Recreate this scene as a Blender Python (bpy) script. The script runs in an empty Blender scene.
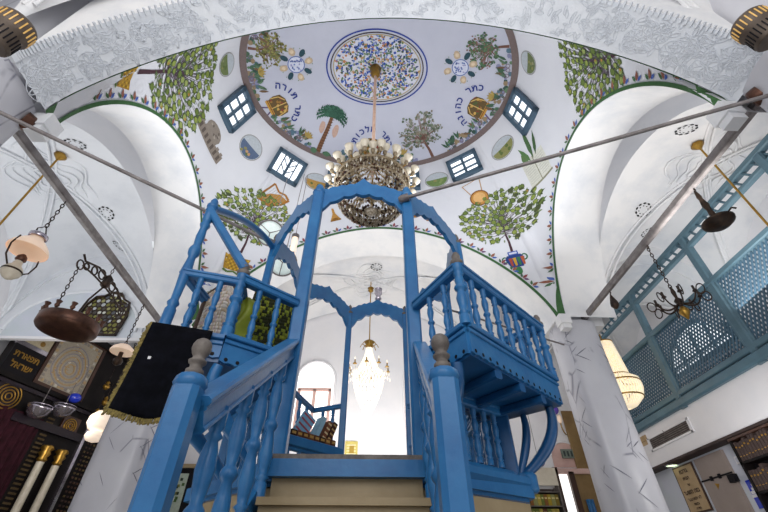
import bpy, math, random
from mathutils import Vector, Matrix
from mathutils.bvhtree import BVHTree
from mathutils.geometry import tessellate_polygon
R = random.Random(7)
PI = math.pi
SC = bpy.context.scene
COL = SC.collection

# ------------------------------------------------------------------ colours and materials
def lin(c):
    return c/12.92 if c <= .04045 else ((c+.055)/1.055)**2.4
def hx(s):
    s = s.lstrip('#')
    return tuple(lin(int(s[i:i+2], 16)/255) for i in (0, 2, 4)) + (1.,)
def mat(name, color, rough=.6, metal=0., noise=None, bump=None, emit=0., emit_color=None, spec=.5, trans=0., alpha=1.):
    """noise=(scale, second colour, low, high[, detail]); bump=(scale, strength, distance)"""
    m = bpy.data.materials.new(name); m.use_nodes = True
    nt = m.node_tree; b = nt.nodes['Principled BSDF']
    b.inputs['Base Color'].default_value = hx(color)
    b.inputs['Roughness'].default_value = rough
    b.inputs['Metallic'].default_value = metal
    b.inputs['Specular IOR Level'].default_value = spec
    if trans: b.inputs['Transmission Weight'].default_value = trans
    if alpha < 1: b.inputs['Alpha'].default_value = alpha
    tc = nt.nodes.new('ShaderNodeTexCoord')
    if noise:
        n = nt.nodes.new('ShaderNodeTexNoise'); n.inputs['Scale'].default_value = noise[0]
        n.inputs['Detail'].default_value = noise[4] if len(noise) > 4 else 6
        n.inputs['Roughness'].default_value = .62
        nt.links.new(tc.outputs['Object'], n.inputs['Vector'])
        r = nt.nodes.new('ShaderNodeValToRGB')
        r.color_ramp.elements[0].position = noise[2]; r.color_ramp.elements[0].color = hx(color)
        r.color_ramp.elements[1].position = noise[3]; r.color_ramp.elements[1].color = hx(noise[1])
        nt.links.new(n.outputs['Fac'], r.inputs['Fac']); nt.links.new(r.outputs['Color'], b.inputs['Base Color'])
    if bump:
        n = nt.nodes.new('ShaderNodeTexNoise'); n.inputs['Scale'].default_value = bump[0]; n.inputs['Detail'].default_value = 5
        nt.links.new(tc.outputs['Object'], n.inputs['Vector'])
        u = nt.nodes.new('ShaderNodeBump'); u.inputs['Strength'].default_value = bump[1]; u.inputs['Distance'].default_value = bump[2]
        nt.links.new(n.outputs['Fac'], u.inputs['Height']); nt.links.new(u.outputs['Normal'], b.inputs['Normal'])
    if emit:
        b.inputs['Emission Color'].default_value = hx(emit_color or color); b.inputs['Emission Strength'].default_value = emit
    return m
def paint_mat(name, rough=.7):
    m = bpy.data.materials.new(name); m.use_nodes = True
    nt = m.node_tree; b = nt.nodes['Principled BSDF']; b.inputs['Roughness'].default_value = rough
    b.inputs['Specular IOR Level'].default_value = .25
    a = nt.nodes.new('ShaderNodeAttribute'); a.attribute_name = 'Col'
    tc = nt.nodes.new('ShaderNodeTexCoord')
    n = nt.nodes.new('ShaderNodeTexNoise'); n.inputs['Scale'].default_value = 30
    nt.links.new(tc.outputs['Object'], n.inputs['Vector'])
    mx = nt.nodes.new('ShaderNodeMix'); mx.data_type = 'RGBA'; mx.blend_type = 'MULTIPLY'; mx.inputs[0].default_value = .35
    nt.links.new(a.outputs['Color'], mx.inputs[6]); nt.links.new(n.outputs['Color'], mx.inputs[7])
    rr = nt.nodes.new('ShaderNodeMapRange'); rr.inputs['To Min'].default_value = .75; rr.inputs['To Max'].default_value = 1.15
    nt.links.new(n.outputs['Fac'], rr.inputs['Value'])
    vm = nt.nodes.new('ShaderNodeVectorMath'); vm.operation = 'SCALE'
    nt.links.new(a.outputs['Color'], vm.inputs[0]); nt.links.new(rr.outputs['Result'], vm.inputs['Scale'])
    nt.links.new(vm.outputs['Vector'], b.inputs['Base Color'])
    nt.nodes.remove(mx)
    return m
def relief_mat(name, color, scale, strength, dist):
    """plaster worked in loose curls: noise distorted rings as bump"""
    m = mat(name, color, .75, noise=(1.3, '#c9ccd2', .45, .75))
    nt = m.node_tree; b = nt.nodes['Principled BSDF']
    tc = nt.nodes.new('ShaderNodeTexCoord')
    w = nt.nodes.new('ShaderNodeTexWave'); w.wave_type = 'RINGS'; w.inputs['Scale'].default_value = scale
    w.inputs['Distortion'].default_value = 9; w.inputs['Detail'].default_value = 2; w.inputs['Detail Scale'].default_value = 1.6
    nt.links.new(tc.outputs['Object'], w.inputs['Vector'])
    u = nt.nodes.new('ShaderNodeBump'); u.inputs['Strength'].default_value = strength; u.inputs['Distance'].default_value = dist
    nt.links.new(w.outputs['Fac'], u.inputs['Height']); nt.links.new(u.outputs['Normal'], b.inputs['Normal'])
    return m
def marble_mat(name):
    m = mat(name, '#c3c3ca', .32)
    nt = m.node_tree; b = nt.nodes['Principled BSDF']
    tc = nt.nodes.new('ShaderNodeTexCoord'); mp = nt.nodes.new('ShaderNodeMapping')
    mp.inputs['Scale'].default_value = (1.6, 1.6, .75); mp.inputs['Rotation'].default_value = (.5, .45, .3)
    nt.links.new(tc.outputs['Object'], mp.inputs['Vector'])
    v = nt.nodes.new('ShaderNodeTexVoronoi'); v.feature = 'DISTANCE_TO_EDGE'; v.inputs['Scale'].default_value = 2.1
    n = nt.nodes.new('ShaderNodeTexNoise'); n.inputs['Scale'].default_value = 2.0; n.inputs['Detail'].default_value = 4
    nt.links.new(mp.outputs['Vector'], v.inputs['Vector']); nt.links.new(tc.outputs['Object'], n.inputs['Vector'])
    gate = nt.nodes.new('ShaderNodeMapRange'); gate.inputs['From Min'].default_value = .52; gate.inputs['From Max'].default_value = .6
    gate.inputs['To Min'].default_value = 0; gate.inputs['To Max'].default_value = .9
    nt.links.new(n.outputs['Fac'], gate.inputs['Value'])
    ln = nt.nodes.new('ShaderNodeMapRange'); ln.inputs['From Min'].default_value = 0; ln.inputs['From Max'].default_value = .035
    ln.inputs['To Min'].default_value = 1; ln.inputs['To Max'].default_value = 0
    nt.links.new(v.outputs['Distance'], ln.inputs['Value'])
    mul = nt.nodes.new('ShaderNodeMath'); mul.operation = 'MULTIPLY'
    nt.links.new(gate.outputs['Result'], mul.inputs[0]); nt.links.new(ln.outputs['Result'], mul.inputs[1])
    cl = nt.nodes.new('ShaderNodeValToRGB'); cl.color_ramp.elements[0].color = hx('#cfcfd4'); cl.color_ramp.elements[1].color = hx('#b4b4bd')
    nt.links.new(n.outputs['Fac'], cl.inputs['Fac'])
    mx = nt.nodes.new('ShaderNodeMix'); mx.data_type = 'RGBA'
    nt.links.new(mul.outputs['Value'], mx.inputs[0]); nt.links.new(cl.outputs['Color'], mx.inputs[6]); mx.inputs[7].default_value = hx('#6d6d7c')
    nt.links.new(mx.outputs[2], b.inputs['Base Color'])
    return m
M = {
 'plaster': relief_mat('white plaster', '#e3e2e2', 1.1, .10, .02),
 'plaster_cool': relief_mat('cool white plaster', '#dcdee2', 1.0, .10, .02),
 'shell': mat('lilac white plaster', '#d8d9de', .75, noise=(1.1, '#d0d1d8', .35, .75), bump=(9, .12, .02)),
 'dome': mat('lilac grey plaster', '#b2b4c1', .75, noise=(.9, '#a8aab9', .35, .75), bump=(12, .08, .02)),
 'band': mat('grey plaster relief', '#d7dadf', .7, noise=(2.5, '#c6cbd3', .3, .8), bump=(22, .35, .02)),
 'relief': mat('pressed plaster grey', '#cfd3da', .7, noise=(3, '#c2c7d0', .4, .8)),
 'wall': mat('white wall', '#e4e2e4', .75, noise=(1.5, '#dadade', .4, .8), bump=(14, .1, .02)),
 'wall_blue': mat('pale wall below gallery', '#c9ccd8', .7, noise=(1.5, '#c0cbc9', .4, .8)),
 'marble': marble_mat('grey veined marble paint'),
 'floor': mat('stone floor', '#857d72', .4, noise=(2, '#756c60', .4, .8)),
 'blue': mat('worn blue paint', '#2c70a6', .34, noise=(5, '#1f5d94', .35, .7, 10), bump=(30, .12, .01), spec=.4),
 'blue_dk': mat('shaded blue paint', '#1b5488', .3, noise=(4, '#15446f', .35, .7)),  # darker copy of the blue, shade under the balconies put into the colour
 'bare': mat('bare grey wood', '#77706a', .6, noise=(14, '#4c4542', .35, .7), bump=(40, .3, .01)),
 'wood': mat('pale pine panel', '#a89676', .5, noise=(3, '#8d7a58', .3, .75), bump=(25, .15, .01)),
 'wood2': mat('tan board', '#8f7448', .5, noise=(3, '#75592f', .3, .75)),
 'wood_dk': mat('dark brown wood', '#4a2c1d', .4, noise=(4, '#2f1a12', .3, .75)),
 'gal': mat('grey blue gallery paint', '#547280', .45, noise=(4, '#486472', .35, .7)),
 'gal_dk': mat('deep grey blue lattice paint', '#48677b', .45, noise=(4, '#3d5a6e', .35, .7)),
 'iron': mat('painted steel bar', '#8b8584', .42, .2, noise=(8, '#5f5858', .35, .7)),
 'iron_dk': mat('dark wrought iron', '#2c2420', .45, .6, noise=(12, '#4b3626', .4, .75)),
 'copper': mat('aged copper', '#6b4a3c', .38, .7, noise=(9, '#3c2a24', .35, .75)),
 'brass': mat('brass', '#b08a3e', .32, .8, noise=(12, '#8a672a', .35, .75)),
 'bronze': mat('bronze beads', '#6e5f4a', .42, .2, noise=(25, '#9c8d72', .35, .7)),
 'rod_pink': mat('pale rod sleeve', '#dcb9a2', .5, noise=(20, '#d0a58b', .4, .7)),
 'crystal': mat('cut crystal', '#f4f1e8', .08, noise=(30, '#e0d8c6', .4, .7), trans=.25),
 'crystal_lit': mat('lit crystal', '#fffaf0', .1, noise=(30, '#fff0d8', .4, .7), emit=.55, emit_color='#fff6e6'),
 'crystal_smoke': mat('smoky crystal', '#8f8270', .3, noise=(40, '#c9bfae', .45, .66), spec=.5),
 'bead_lit': mat('lit bead strings', '#f6ecd6', .25, noise=(26, '#e3c98f', .5, .75), emit=.5, emit_color='#ffeccb'),
 'milk': mat('frosted glass', '#d8cfbd', .3, noise=(10, '#c4b8a2', .4, .8)),
 'milk_warm': mat('milk glass lit inside', '#f3ddcb', .3, noise=(6, '#efd2bb', .4, .8), emit=.22, emit_color='#ffd6b0'),
 'milk_glow': mat('bright lit glass', '#fff3e2', .3, noise=(6, '#ffe9cf', .4, .8), emit=.55, emit_color='#ffe6cf'),
 'pane': mat('daylit pane', '#ffffff', .2, noise=(1, '#f3f8ff', .4, .8), emit=1.15, emit_color='#f4f9ff'),
 'pane_pale': mat('bright window glass', '#ffffff', .2, noise=(1, '#fdf6f2', .4, .8), emit=1.2, emit_color='#fffdf8'),
 'pane_blue': mat('cool daylit glass', '#eef6ff', .2, noise=(3, '#d9ebf6', .4, .8), emit=.8, emit_color='#eaf6ff'),
 'glassdisc': mat('clear glass disc', '#dfe9e8', .08, noise=(5, '#b9c9c4', .4, .7), emit=.35, emit_color='#e8f6f4'),
 'winframe': mat('slate blue window frame', '#41596b', .5, noise=(6, '#384e60', .4, .7)),
 'winpink': mat('pinkish window wood', '#d3b1a8', .5, noise=(6, '#c7a198', .4, .7)),
 'drum': mat('dull brown metal', '#63564b', .55, .25, noise=(7, '#453a32', .35, .7)),
 'velvet': mat('black velvet', '#07080d', .95, noise=(20, '#0f1018', .4, .7), spec=.1),
 'velvet_pl': mat('plum velvet', '#371420', .85, noise=(9, '#22080f', .35, .7), spec=.2),
 'fringe': mat('gold fringe', '#8c7b3e', .6, .2, noise=(60, '#54481f', .4, .65)),
 'green_cloth': mat('yellow green satin', '#9aa42e', .5, noise=(5, '#7c8a22', .35, .7)),
 'ark': mat('near black ark wood', '#0e0a0c', .55, noise=(6, '#1a1413', .4, .75), spec=.2),
 'ark_purple': mat('dark aubergine panel', '#241b24', .4, noise=(4, '#181218', .4, .75), spec=.3),
 'silver': mat('polished silver', '#c9c3cc', .16, .9, noise=(6, '#8f8799', .4, .7)),
 'cobalt': mat('cobalt glass', '#1c2fb0', .06, noise=(5, '#2a45d8', .4, .8), spec=.8),
 'violet': mat('violet glass', '#5b3fae', .08, noise=(5, '#7c5fd0', .4, .8), spec=.8),
 'door': mat('grey brown steel door', '#93867f', .45, noise=(2, '#83766f', .4, .8)),
 'parch': mat('tan parchment', '#b49b77', .6, noise=(5, '#a08660', .35, .75)),
 'black': mat('matt black', '#0d0b10', .6, noise=(9, '#141217', .4, .7), spec=.2),
 'slot': mat('warm lit slot', '#d0a862', .4, noise=(9, '#b88f4a', .4, .7), emit=.25),
 'lamp_face': mat('downlight face', '#f6ffe6', .3, noise=(9, '#eaf6cf', .4, .7), emit=1.5, emit_color='#eaffd0'),
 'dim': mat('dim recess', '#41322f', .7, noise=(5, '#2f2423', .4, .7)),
 'paint': paint_mat('mural paint'),
 'cloth_print': paint_mat('printed cloth', .85),
}

# ------------------------------------------------------------------ mesh builder
class MB:
    def __init__(s): s.v = []; s.f = []; s.m = []; s.c = []; s.sm = []
    def add(s, vs, fs, m, col=None, smooth=False):
        o = len(s.v); s.v += [tuple(v) for v in vs]
        for f in fs:
            s.f.append(tuple(i+o for i in f)); s.m.append(m); s.c.append(col); s.sm.append(smooth)
    def box(s, x0, x1, y0, y1, z0, z1, m, col=None):
        vs = [(x, y, z) for z in (z0, z1) for y in (y0, y1) for x in (x0, x1)]
        s.add(vs, [(0, 2, 3, 1), (4, 5, 7, 6), (0, 1, 5, 4), (2, 6, 7, 3), (0, 4, 6, 2), (1, 3, 7, 5)], m, col)
    def obox(s, c, ax, half, m, col=None):
        """oriented box: centre, three unit axes, three half sizes"""
        c = Vector(c); a = [Vector(x).normalized()*h for x, h in zip(ax, half)]
        vs = [c+a[0]*i+a[1]*j+a[2]*k for k in (-1, 1) for j in (-1, 1) for i in (-1, 1)]
        s.add(vs, [(0, 2, 3, 1), (4, 5, 7, 6), (0, 1, 5, 4), (2, 6, 7, 3), (0, 4, 6, 2), (1, 3, 7, 5)], m, col)
    def bar(s, p, q, w, h, m, up=(0, 0, 1), col=None, bev=.18):
        """straight bar with chamfered section"""
        p, q = Vector(p), Vector(q); d = (q-p).normalized(); u = Vector(up)
        r = d.cross(u)
        if r.length < 1e-4: r = d.cross(Vector((0, 1, 0)))
        r.normalize(); u = r.cross(d).normalized(); b = min(w, h)*bev
        sec = [(-w/2+b, -h/2), (w/2-b, -h/2), (w/2, -h/2+b), (w/2, h/2-b), (w/2-b, h/2), (-w/2+b, h/2), (-w/2, h/2-b), (-w/2, -h/2+b)]
        vs = [e+r*x+u*y for e in (p, q) for x, y in sec]
        fs = [(i, (i+1) % 8, (i+1) % 8+8, i+8) for i in range(8)] + [tuple(range(7, -1, -1)), tuple(range(8, 16))]
        s.add(vs, fs, m, col)
    def tube(s, pts, r, m, n=8, col=None, cap=True, smooth=True):
        pts = [Vector(p) for p in pts]; rs = r if isinstance(r, (list, tuple)) else [r]*len(pts)
        vs = []; u = None
        for i, p in enumerate(pts):
            d = (pts[min(i+1, len(pts)-1)]-pts[max(i-1, 0)])
            if d.length < 1e-9: d = Vector((0, 0, 1))
            d.normalize()
            if u is None: u = d.orthogonal().normalized()
            else:
                u = u-d*u.dot(d)
                u = u.normalized() if u.length > 1e-6 else d.orthogonal().normalized()
            w = d.cross(u)
            for k in range(n):
                a = 2*PI*k/n; vs.append(p+(u*math.cos(a)+w*math.sin(a))*rs[i])
        fs = []
        for i in range(len(pts)-1):
            for k in range(n):
                fs.append((i*n+k, i*n+(k+1) % n, (i+1)*n+(k+1) % n, (i+1)*n+k))
        s.add(vs, fs, m, col, smooth)
        if cap: s.add(vs[:n], [tuple(range(n-1, -1, -1))], m, col); s.add(vs[-n:], [tuple(range(n))], m, col)
    def lathe(s, prof, at, m, n=16, axis=(0, 0, 1), col=None, smooth=True, sq=0, cap=True):
        """prof [(r, z)...]; sq>0 squares the section"""
        at = Vector(at); ax = Vector(axis).normalized(); u = ax.orthogonal().normalized()
        if abs(ax.z) > .999: u = Vector((1, 0, 0))
        w = ax.cross(u); vs = []
        for r, z in prof:
            for k in range(n):
                a = 2*PI*(k+.5)/n; rr = r
                if sq: rr = r/max(abs(math.cos(a)), abs(math.sin(a)))*sq+r*(1-sq)
                vs.append(at+ax*z+(u*math.cos(a)+w*math.sin(a))*rr)
        fs = []
        for i in range(len(prof)-1):
            for k in range(n): fs.append((i*n+k, i*n+(k+1) % n, (i+1)*n+(k+1) % n, (i+1)*n+k))
        s.add(vs, fs, m, col, smooth)
        if cap:
            if prof[0][0] > 1e-5: s.add(vs[:n], [tuple(range(n-1, -1, -1))], m, col)
            if prof[-1][0] > 1e-5: s.add(vs[-n:], [tuple(range(n))], m, col)
    def prism(s, poly, z0, z1, m, col=None):
        n = len(poly); vs = [(x, y, z0) for x, y in poly]+[(x, y, z1) for x, y in poly]
        s.add(vs, [(i, (i+1) % n, (i+1) % n+n, i+n) for i in range(n)]+[tuple(range(n-1, -1, -1)), tuple(range(n, 2*n))], m, col)
    def strip(s, lo, hi, thick, m, col=None, smooth=False):
        """board between two 3D edge lines, thickened by a vector"""
        t = Vector(thick); n = len(lo)
        A = [Vector(p)-t/2 for p in lo]; B = [Vector(p)-t/2 for p in hi]; C = [p+t for p in A]; D_ = [p+t for p in B]
        vs = A+B+C+D_; fs = []
        for i in range(n-1):
            fs += [(i, i+1, n+i+1, n+i), (2*n+i, 3*n+i, 3*n+i+1, 2*n+i+1), (i, 2*n+i, 2*n+i+1, i+1), (n+i, n+i+1, 3*n+i+1, 3*n+i)]
        fs += [(0, n, 3*n, 2*n), (n-1, 3*n-1, 4*n-1, 2*n-1)]
        s.add(vs, fs, m, col, smooth)
    def grid(s, rows, m, col=None, smooth=True):
        n = len(rows[0]); vs = [p for r in rows for p in r]
        s.add(vs, [(i*n+j, i*n+j+1, (i+1)*n+j+1, (i+1)*n+j) for i in range(len(rows)-1) for j in range(n-1)], m, col, smooth)
    def ball(s, c, r, m, n=12, col=None, sz=1.):
        k = max(5, n//2)
        s.lathe([(max(1e-6, r*math.sin(PI*i/k)), -r*sz*math.cos(PI*i/k)) for i in range(k+1)], c, m, n, col=col, cap=False)
    def octa(s, c, r, h, m, col=None):
        x, y, z = c
        s.add([(x+r, y, z), (x, y+r, z), (x-r, y, z), (x, y-r, z), (x, y, z+h), (x, y, z-h)],
              [(0, 1, 4), (1, 2, 4), (2, 3, 4), (3, 0, 4), (1, 0, 5), (2, 1, 5), (3, 2, 5), (0, 3, 5)], m, col)
    def build(s, name, parent=None, kind=None, label=None, origin=None):
        off = Vector((0, 0, 0)); p = parent
        if parent is not None: off = Vector(parent.get('_w', (0, 0, 0)))
        org = Vector(origin) if origin is not None else off
        me = bpy.data.meshes.new(name)
        me.from_pydata([tuple(Vector(v)-org) for v in s.v], [], s.f)
        mats = []
        for m in s.m:
            if m not in mats: mats.append(m)
        for m in mats: me.materials.append(M[m])
        idx = {m: i for i, m in enumerate(mats)}
        me.polygons.foreach_set('material_index', [idx[m] for m in s.m])
        me.polygons.foreach_set('use_smooth', s.sm)
        if any(c is not None for c in s.c):
            at = me.color_attributes.new('Col', 'FLOAT_COLOR', 'CORNER'); buf = []
            for f, c in zip(s.f, s.c): buf += list(c or (.8, .8, .8, 1))*len(f)
            at.data.foreach_set('color', buf)
        me.update(); me.validate()
        o = bpy.data.objects.new(name, me); COL.objects.link(o)
        if parent is not None: o.parent = parent
        o.location = org-off; o['_w'] = tuple(org)
        if kind: o['kind'] = kind
        if label: o['label'] = label
        return o
def tag(o, label, cat, group=None):
    o['label'] = label; o['category'] = cat
    if group: o['group'] = group
    return o
def thing(name, label, cat, loc=(0, 0, 0), group=None):
    o = bpy.data.objects.new(name, None); COL.objects.link(o); o.location = loc; o['_w'] = tuple(loc); o.empty_display_size = .1
    return tag(o, label, cat, group)
def struct(name, mb, parent=None, label=None):
    return mb.build(name, parent, kind='structure', label=label)
def copy_at(o, loc, parent=None, scale=None):
    c = o.copy(); COL.objects.link(c); c.parent = parent if parent is not None else o.parent
    c.location = loc
    if scale: c.scale = scale
    return c
def lerp(a, b, t): return tuple(x+(y-x)*t for x, y in zip(a, b))

# ------------------------------------------------------------------ camera
cam = bpy.data.cameras.new('camera'); co = bpy.data.objects.new('camera', cam); COL.objects.link(co)
cam.sensor_width = 36; cam.lens = 36*395/768; cam.clip_start = .05; cam.clip_end = 100
co.location = (0, 0, .75)
co.rotation_euler = (math.radians(90+40.4), 0, math.radians(-2.2))
SC.camera = co
# ------------------------------------------------------------------ painted hall: shell, dome, arches
CX, CY, RX, RY = .06, 3.73, 2.72, 2.11
ZR, ZA, ZS, RISE = 8.45, 8.98, 4.25, 2.28
SIDES = [((3.3, 1.85), (3.27, 5.55)), ((3.12, 5.62), (-3.12, 6.24)), ((-3.25, 6.2), (-3.25, 2.32)), ((-3.15, 2.08), (3.38, 1.78))]
def prof(k, s):
    return max(0., 1-s*s)**.6 if k % 2 == 0 else max(0., 1-abs(s)**1.9)**.72
def edge(u):
    k = int(u) % 4; s = math.sin((u-int(u)-.5)*PI)
    (x0, y0), (x1, y1) = SIDES[k]; t = (s+1)/2
    return Vector((x0+(x1-x0)*t, y0+(y1-y0)*t, ZS+RISE*prof(k, s)))
def S(u, t):
    p = edge(u % 4); d = Vector(((p.x-CX)/RX, (p.y-CY)/RY)); d.normalize()
    xr, yr = CX+RX*d.x, CY+RY*d.y; w = max(t, 0)**1.5
    return Vector((p.x+(xr-p.x)*w, p.y+(yr-p.y)*w, p.z+(ZR-p.z)*t))
def D(phi, rho):
    return Vector((CX+RX*rho*math.cos(phi), CY+RY*rho*math.sin(phi), ZR+(ZA-ZR)*(1-rho*rho)))
NU, NT = 192, 22
us = [k+(i+(.0001 if i == 0 else 0))/(NU//4)*(.9999) for k in range(4) for i in range(NU//4+1)]
mb = MB(); rows = [[S(u, j/NT) for u in us]+[S(us[0], j/NT)] for j in range(NT+1)]
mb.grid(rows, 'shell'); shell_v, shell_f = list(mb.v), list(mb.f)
shell = struct('ceiling_pendentives', mb)
mb = MB(); NP_ = 96
rows = [[D(2*PI*i/NP_, r) for i in range(NP_+1)] for r in (1, .97, .94, .9, .8, .7, .6, .5, .4, .3, .2, .1, .001)]
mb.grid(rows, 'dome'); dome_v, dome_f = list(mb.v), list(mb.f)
dome = struct('ceiling_dome', mb)
BVH = {'S': BVHTree.FromPolygons(shell_v, shell_f), 'D': BVHTree.FromPolygons(dome_v, dome_f)}

class Spot:
    """a tangent frame on the painted surface: right, up, normal towards the room"""
    def __init__(s, kind, a, b, rot=0.):
        fn = S if kind == 'S' else D
        p = fn(a, b); e = 1e-3
        pa = fn(a+e, b)-fn(a-e, b); pb = fn(a, b+e)-fn(a, b-e)
        n = pa.cross(pb).normalized()
        if n.dot(Vector((0, 3.8, 4.5))-p) < 0: n = -n
        up = pb.normalized() if kind == 'S' else -pb.normalized()
        up = (up-n*up.dot(n)).normalized(); r = up.cross(n)
        s.p, s.n, s.kind = p, n, kind
        c, q = math.cos(rot), math.sin(rot)
        s.r, s.u = r*c+up*q, up*c-r*q
    def at(s, x, y, off=.004):
        q = s.p+s.r*x+s.u*y
        h = BVH[s.kind].ray_cast(q+s.n*1.9, -s.n, 3.6)
        return h[0]+s.n*off if h[0] is not None else None
def fine(mb, spot, pts, tr, lay, col, sc):
    # cut a large flat shape into small pieces that follow the curved plaster
    T = [tuple((pts[i][0]*sc, pts[i][1]*sc) for i in t) for t in tr]; out = []
    while T:
        t = T.pop(); L = [math.hypot(t[i][0]-t[(i+1) % 3][0], t[i][1]-t[(i+1) % 3][1]) for i in range(3)]; k = L.index(max(L))
        if L[k] < .13: out.append(t); continue
        a, b, c = t[k], t[(k+1) % 3], t[(k+2) % 3]; m = ((a[0]+b[0])/2, (a[1]+b[1])/2); T += [(a, m, c), (m, b, c)]
    for t in out:
        v = [spot.at(x, y, .004+.0016*lay) for x, y in t]
        if None in v: continue
        if (v[1]-v[0]).cross(v[2]-v[0]).dot(spot.n) < 0: v.reverse()
        mb.add(v, [(0, 1, 2)], 'paint', hx(col))
def paint(name, spot, polys, parent, label=None, sc=1.):
    """polys: (points, colour, layer)"""
    mb = MB()
    for pts, col, lay in polys:
        v3 = [spot.at(x*sc, y*sc, .004+.0016*lay) for x, y in pts]
        if None in v3 and len(v3) < 14: continue
        tr = tessellate_polygon([[Vector((x, y, 0)) for x, y in pts]])
        if max(max(p[0] for p in pts)-min(p[0] for p in pts), max(p[1] for p in pts)-min(p[1] for p in pts))*sc > .16:
            fine(mb, spot, pts, tr, lay, col, sc); continue
        if None in v3: continue
        fs = []
        for t in tr:
            a, b, c = (v3[i] for i in t)
            fs.append(tuple(t) if (b-a).cross(c-a).dot(spot.n) > 0 else tuple(reversed(t)))
        mb.add(v3, fs, 'paint', hx(col))
    return mb.build(name, parent, label=label)
# flat shapes for the murals
def blob(x, y, r, col, lay=0, n=9, jit=.15, ry=None, rot=0.):
    ry = ry or r; c, q = math.cos(rot), math.sin(rot); pts = []
    for i in range(n):
        a = 2*PI*i/n; k = 1+R.uniform(-jit, jit); px, py = r*k*math.cos(a), ry*k*math.sin(a)
        pts.append((x+px*c-py*q, y+px*q+py*c))
    return (pts, col, lay)
def leafp(x, y, ln, w, a, col, lay=0):
    c, q = math.cos(a), math.sin(a)
    return ([(x+px*c-py*q, y+px*q+py*c) for px, py in ((0, 0), (ln*.3, w*.5), (ln*.62, w*.45), (ln, 0), (ln*.62, -w*.45), (ln*.3, -w*.5))], col, lay)
def stroke(pts, w0, w1, col, lay=0):
    out = []; n = len(pts)
    for i in range(n-1):
        (x0, y0), (x1, y1) = pts[i], pts[i+1]; d = math.hypot(x1-x0, y1-y0) or 1e-6
        nx, ny = -(y1-y0)/d, (x1-x0)/d; a = w0+(w1-w0)*i/(n-1); b = w0+(w1-w0)*(i+1)/(n-1)
        out.append(([(x0-nx*a/2, y0-ny*a/2), (x1-nx*b/2, y1-ny*b/2), (x1+nx*b/2, y1+ny*b/2), (x0+nx*a/2, y0+ny*a/2)], col, lay))
    return out
def ringp(x, y, rx, ry, w, col, lay=0, n=28):
    out = []
    for i in range(n):
        a, b = 2*PI*i/n, 2*PI*(i+1)/n
        out.append(([(x+rx*math.cos(a), y+ry*math.sin(a)), (x+rx*math.cos(b), y+ry*math.sin(b)),
                     (x+(rx-w)*math.cos(b), y+(ry-w)*math.sin(b)), (x+(rx-w)*math.cos(a), y+(ry-w)*math.sin(a))], col, lay))
    return out
def rectp(x0, x1, y0, y1, col, lay=0): return ([(x0, y0), (x1, y0), (x1, y1), (x0, y1)], col, lay)

# arch borders, soffits
soff = [Vector((.85, 0, 0)), Vector((0, .85, 0)), Vector((-.85, 0, 0)), Vector((0, -.47, 0))]
names = ['right', 'back', 'left', 'front']
arch = []
for k in range(4):
    mb = MB(); n = 60
    e = [edge(k+(.0001+.9998*i/n)) for i in range(n+1)]
    mb.grid([e, [p+soff[k]*.5 for p in e], [p+soff[k] for p in e]], 'band' if k == 3 else 'plaster')
    a = struct('ceiling_arch_'+names[k], mb); arch.append(a)
    # green line and leaf sprigs along the edge
    bd = MB(); off = Vector((CX, CY, 6.2))
    def sh(u, d):   # a point d metres up the wall from the edge
        p = S(u, 0); q = S(min(k+.9998, u+.002), 0); p0 = S(max(k+.0002, u-.002), 0)
        tan = (q-p0).normalized(); nn = -soff[k].normalized(); mid = (Vector(SIDES[k][0])+Vector(SIDES[k][1]))/2
        up = nn.cross(tan).normalized()
        if up.dot(p-Vector((mid.x, mid.y, ZS))) < 0: up = -up
        nn = (nn-up*.0).normalized()
        w = d; q = p+up*w
        if d > 1e-4:
            h = BVH['S'].ray_cast(q+nn*.9, -nn, 1.4)
            if h[0] is not None: q = h[0]
        return q, nn, tan, up
    N = 90; wl = .05
    vs = []
    for i in range(N+1):
        u = k+.0002+.9996*i/N
        for d in (0, wl):
            p, nn, _, _ = sh(u, d); vs.append(p+nn*.012)
    bd.add(vs, [(2*i, 2*i+1, 2*i+3, 2*i+2) for i in range(N)], 'paint', hx('#41683f'))
    g = bd.build('painted_line', a, label='green painted line edging the arch')
    if k != 3:
        bd = MB()
        # sprigs spaced by length
        L = [0]; P_ = [S(k+.0002+.9996*i/400, 0) for i in range(401)]
        for i in range(400): L.append(L[-1]+(P_[i+1]-P_[i]).length)
        d = .7; i = 0; cnt = 0
        while d < L[-1]-.65:
            while L[i] < d: i += 1
            u = k+.0002+.9996*i/400; p, nn, tan, up = sh(u, .07)
            tri = [(-.02, .0, .1, 2.45, '#4a66b0'), (0, 0, .125, 1.62, '#94604f'), (.02, 0, .1, .75, '#4a6e4c')]
            if cnt % 2 and k == 1: tri = [(-.02, .0, .1, 2.5, '#6b4470'), (0, 0, .12, 1.6, '#8d4a50'), (.02, 0, .1, .7, '#4e6a58')]
            for (x, y, ln, ang, c) in tri:
                pts, c2, _ = leafp(x, y, ln, ln*.42, ang, c)
                v3 = []
                for px_, py_ in pts:
                    q = p+tan*px_+up*py_; h = BVH['S'].ray_cast(q+nn*.9, -nn, 1.4)
                    v3.append((h[0] if h[0] is not None else q)+nn*.01)
                bd.add(v3, [tuple(range(6))], 'paint', hx(c2))
            d += .25 if k != 1 else .23; cnt += 1
        bd.build('painted_border', a, label='row of painted red, blue and green leaf sprigs')
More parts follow.
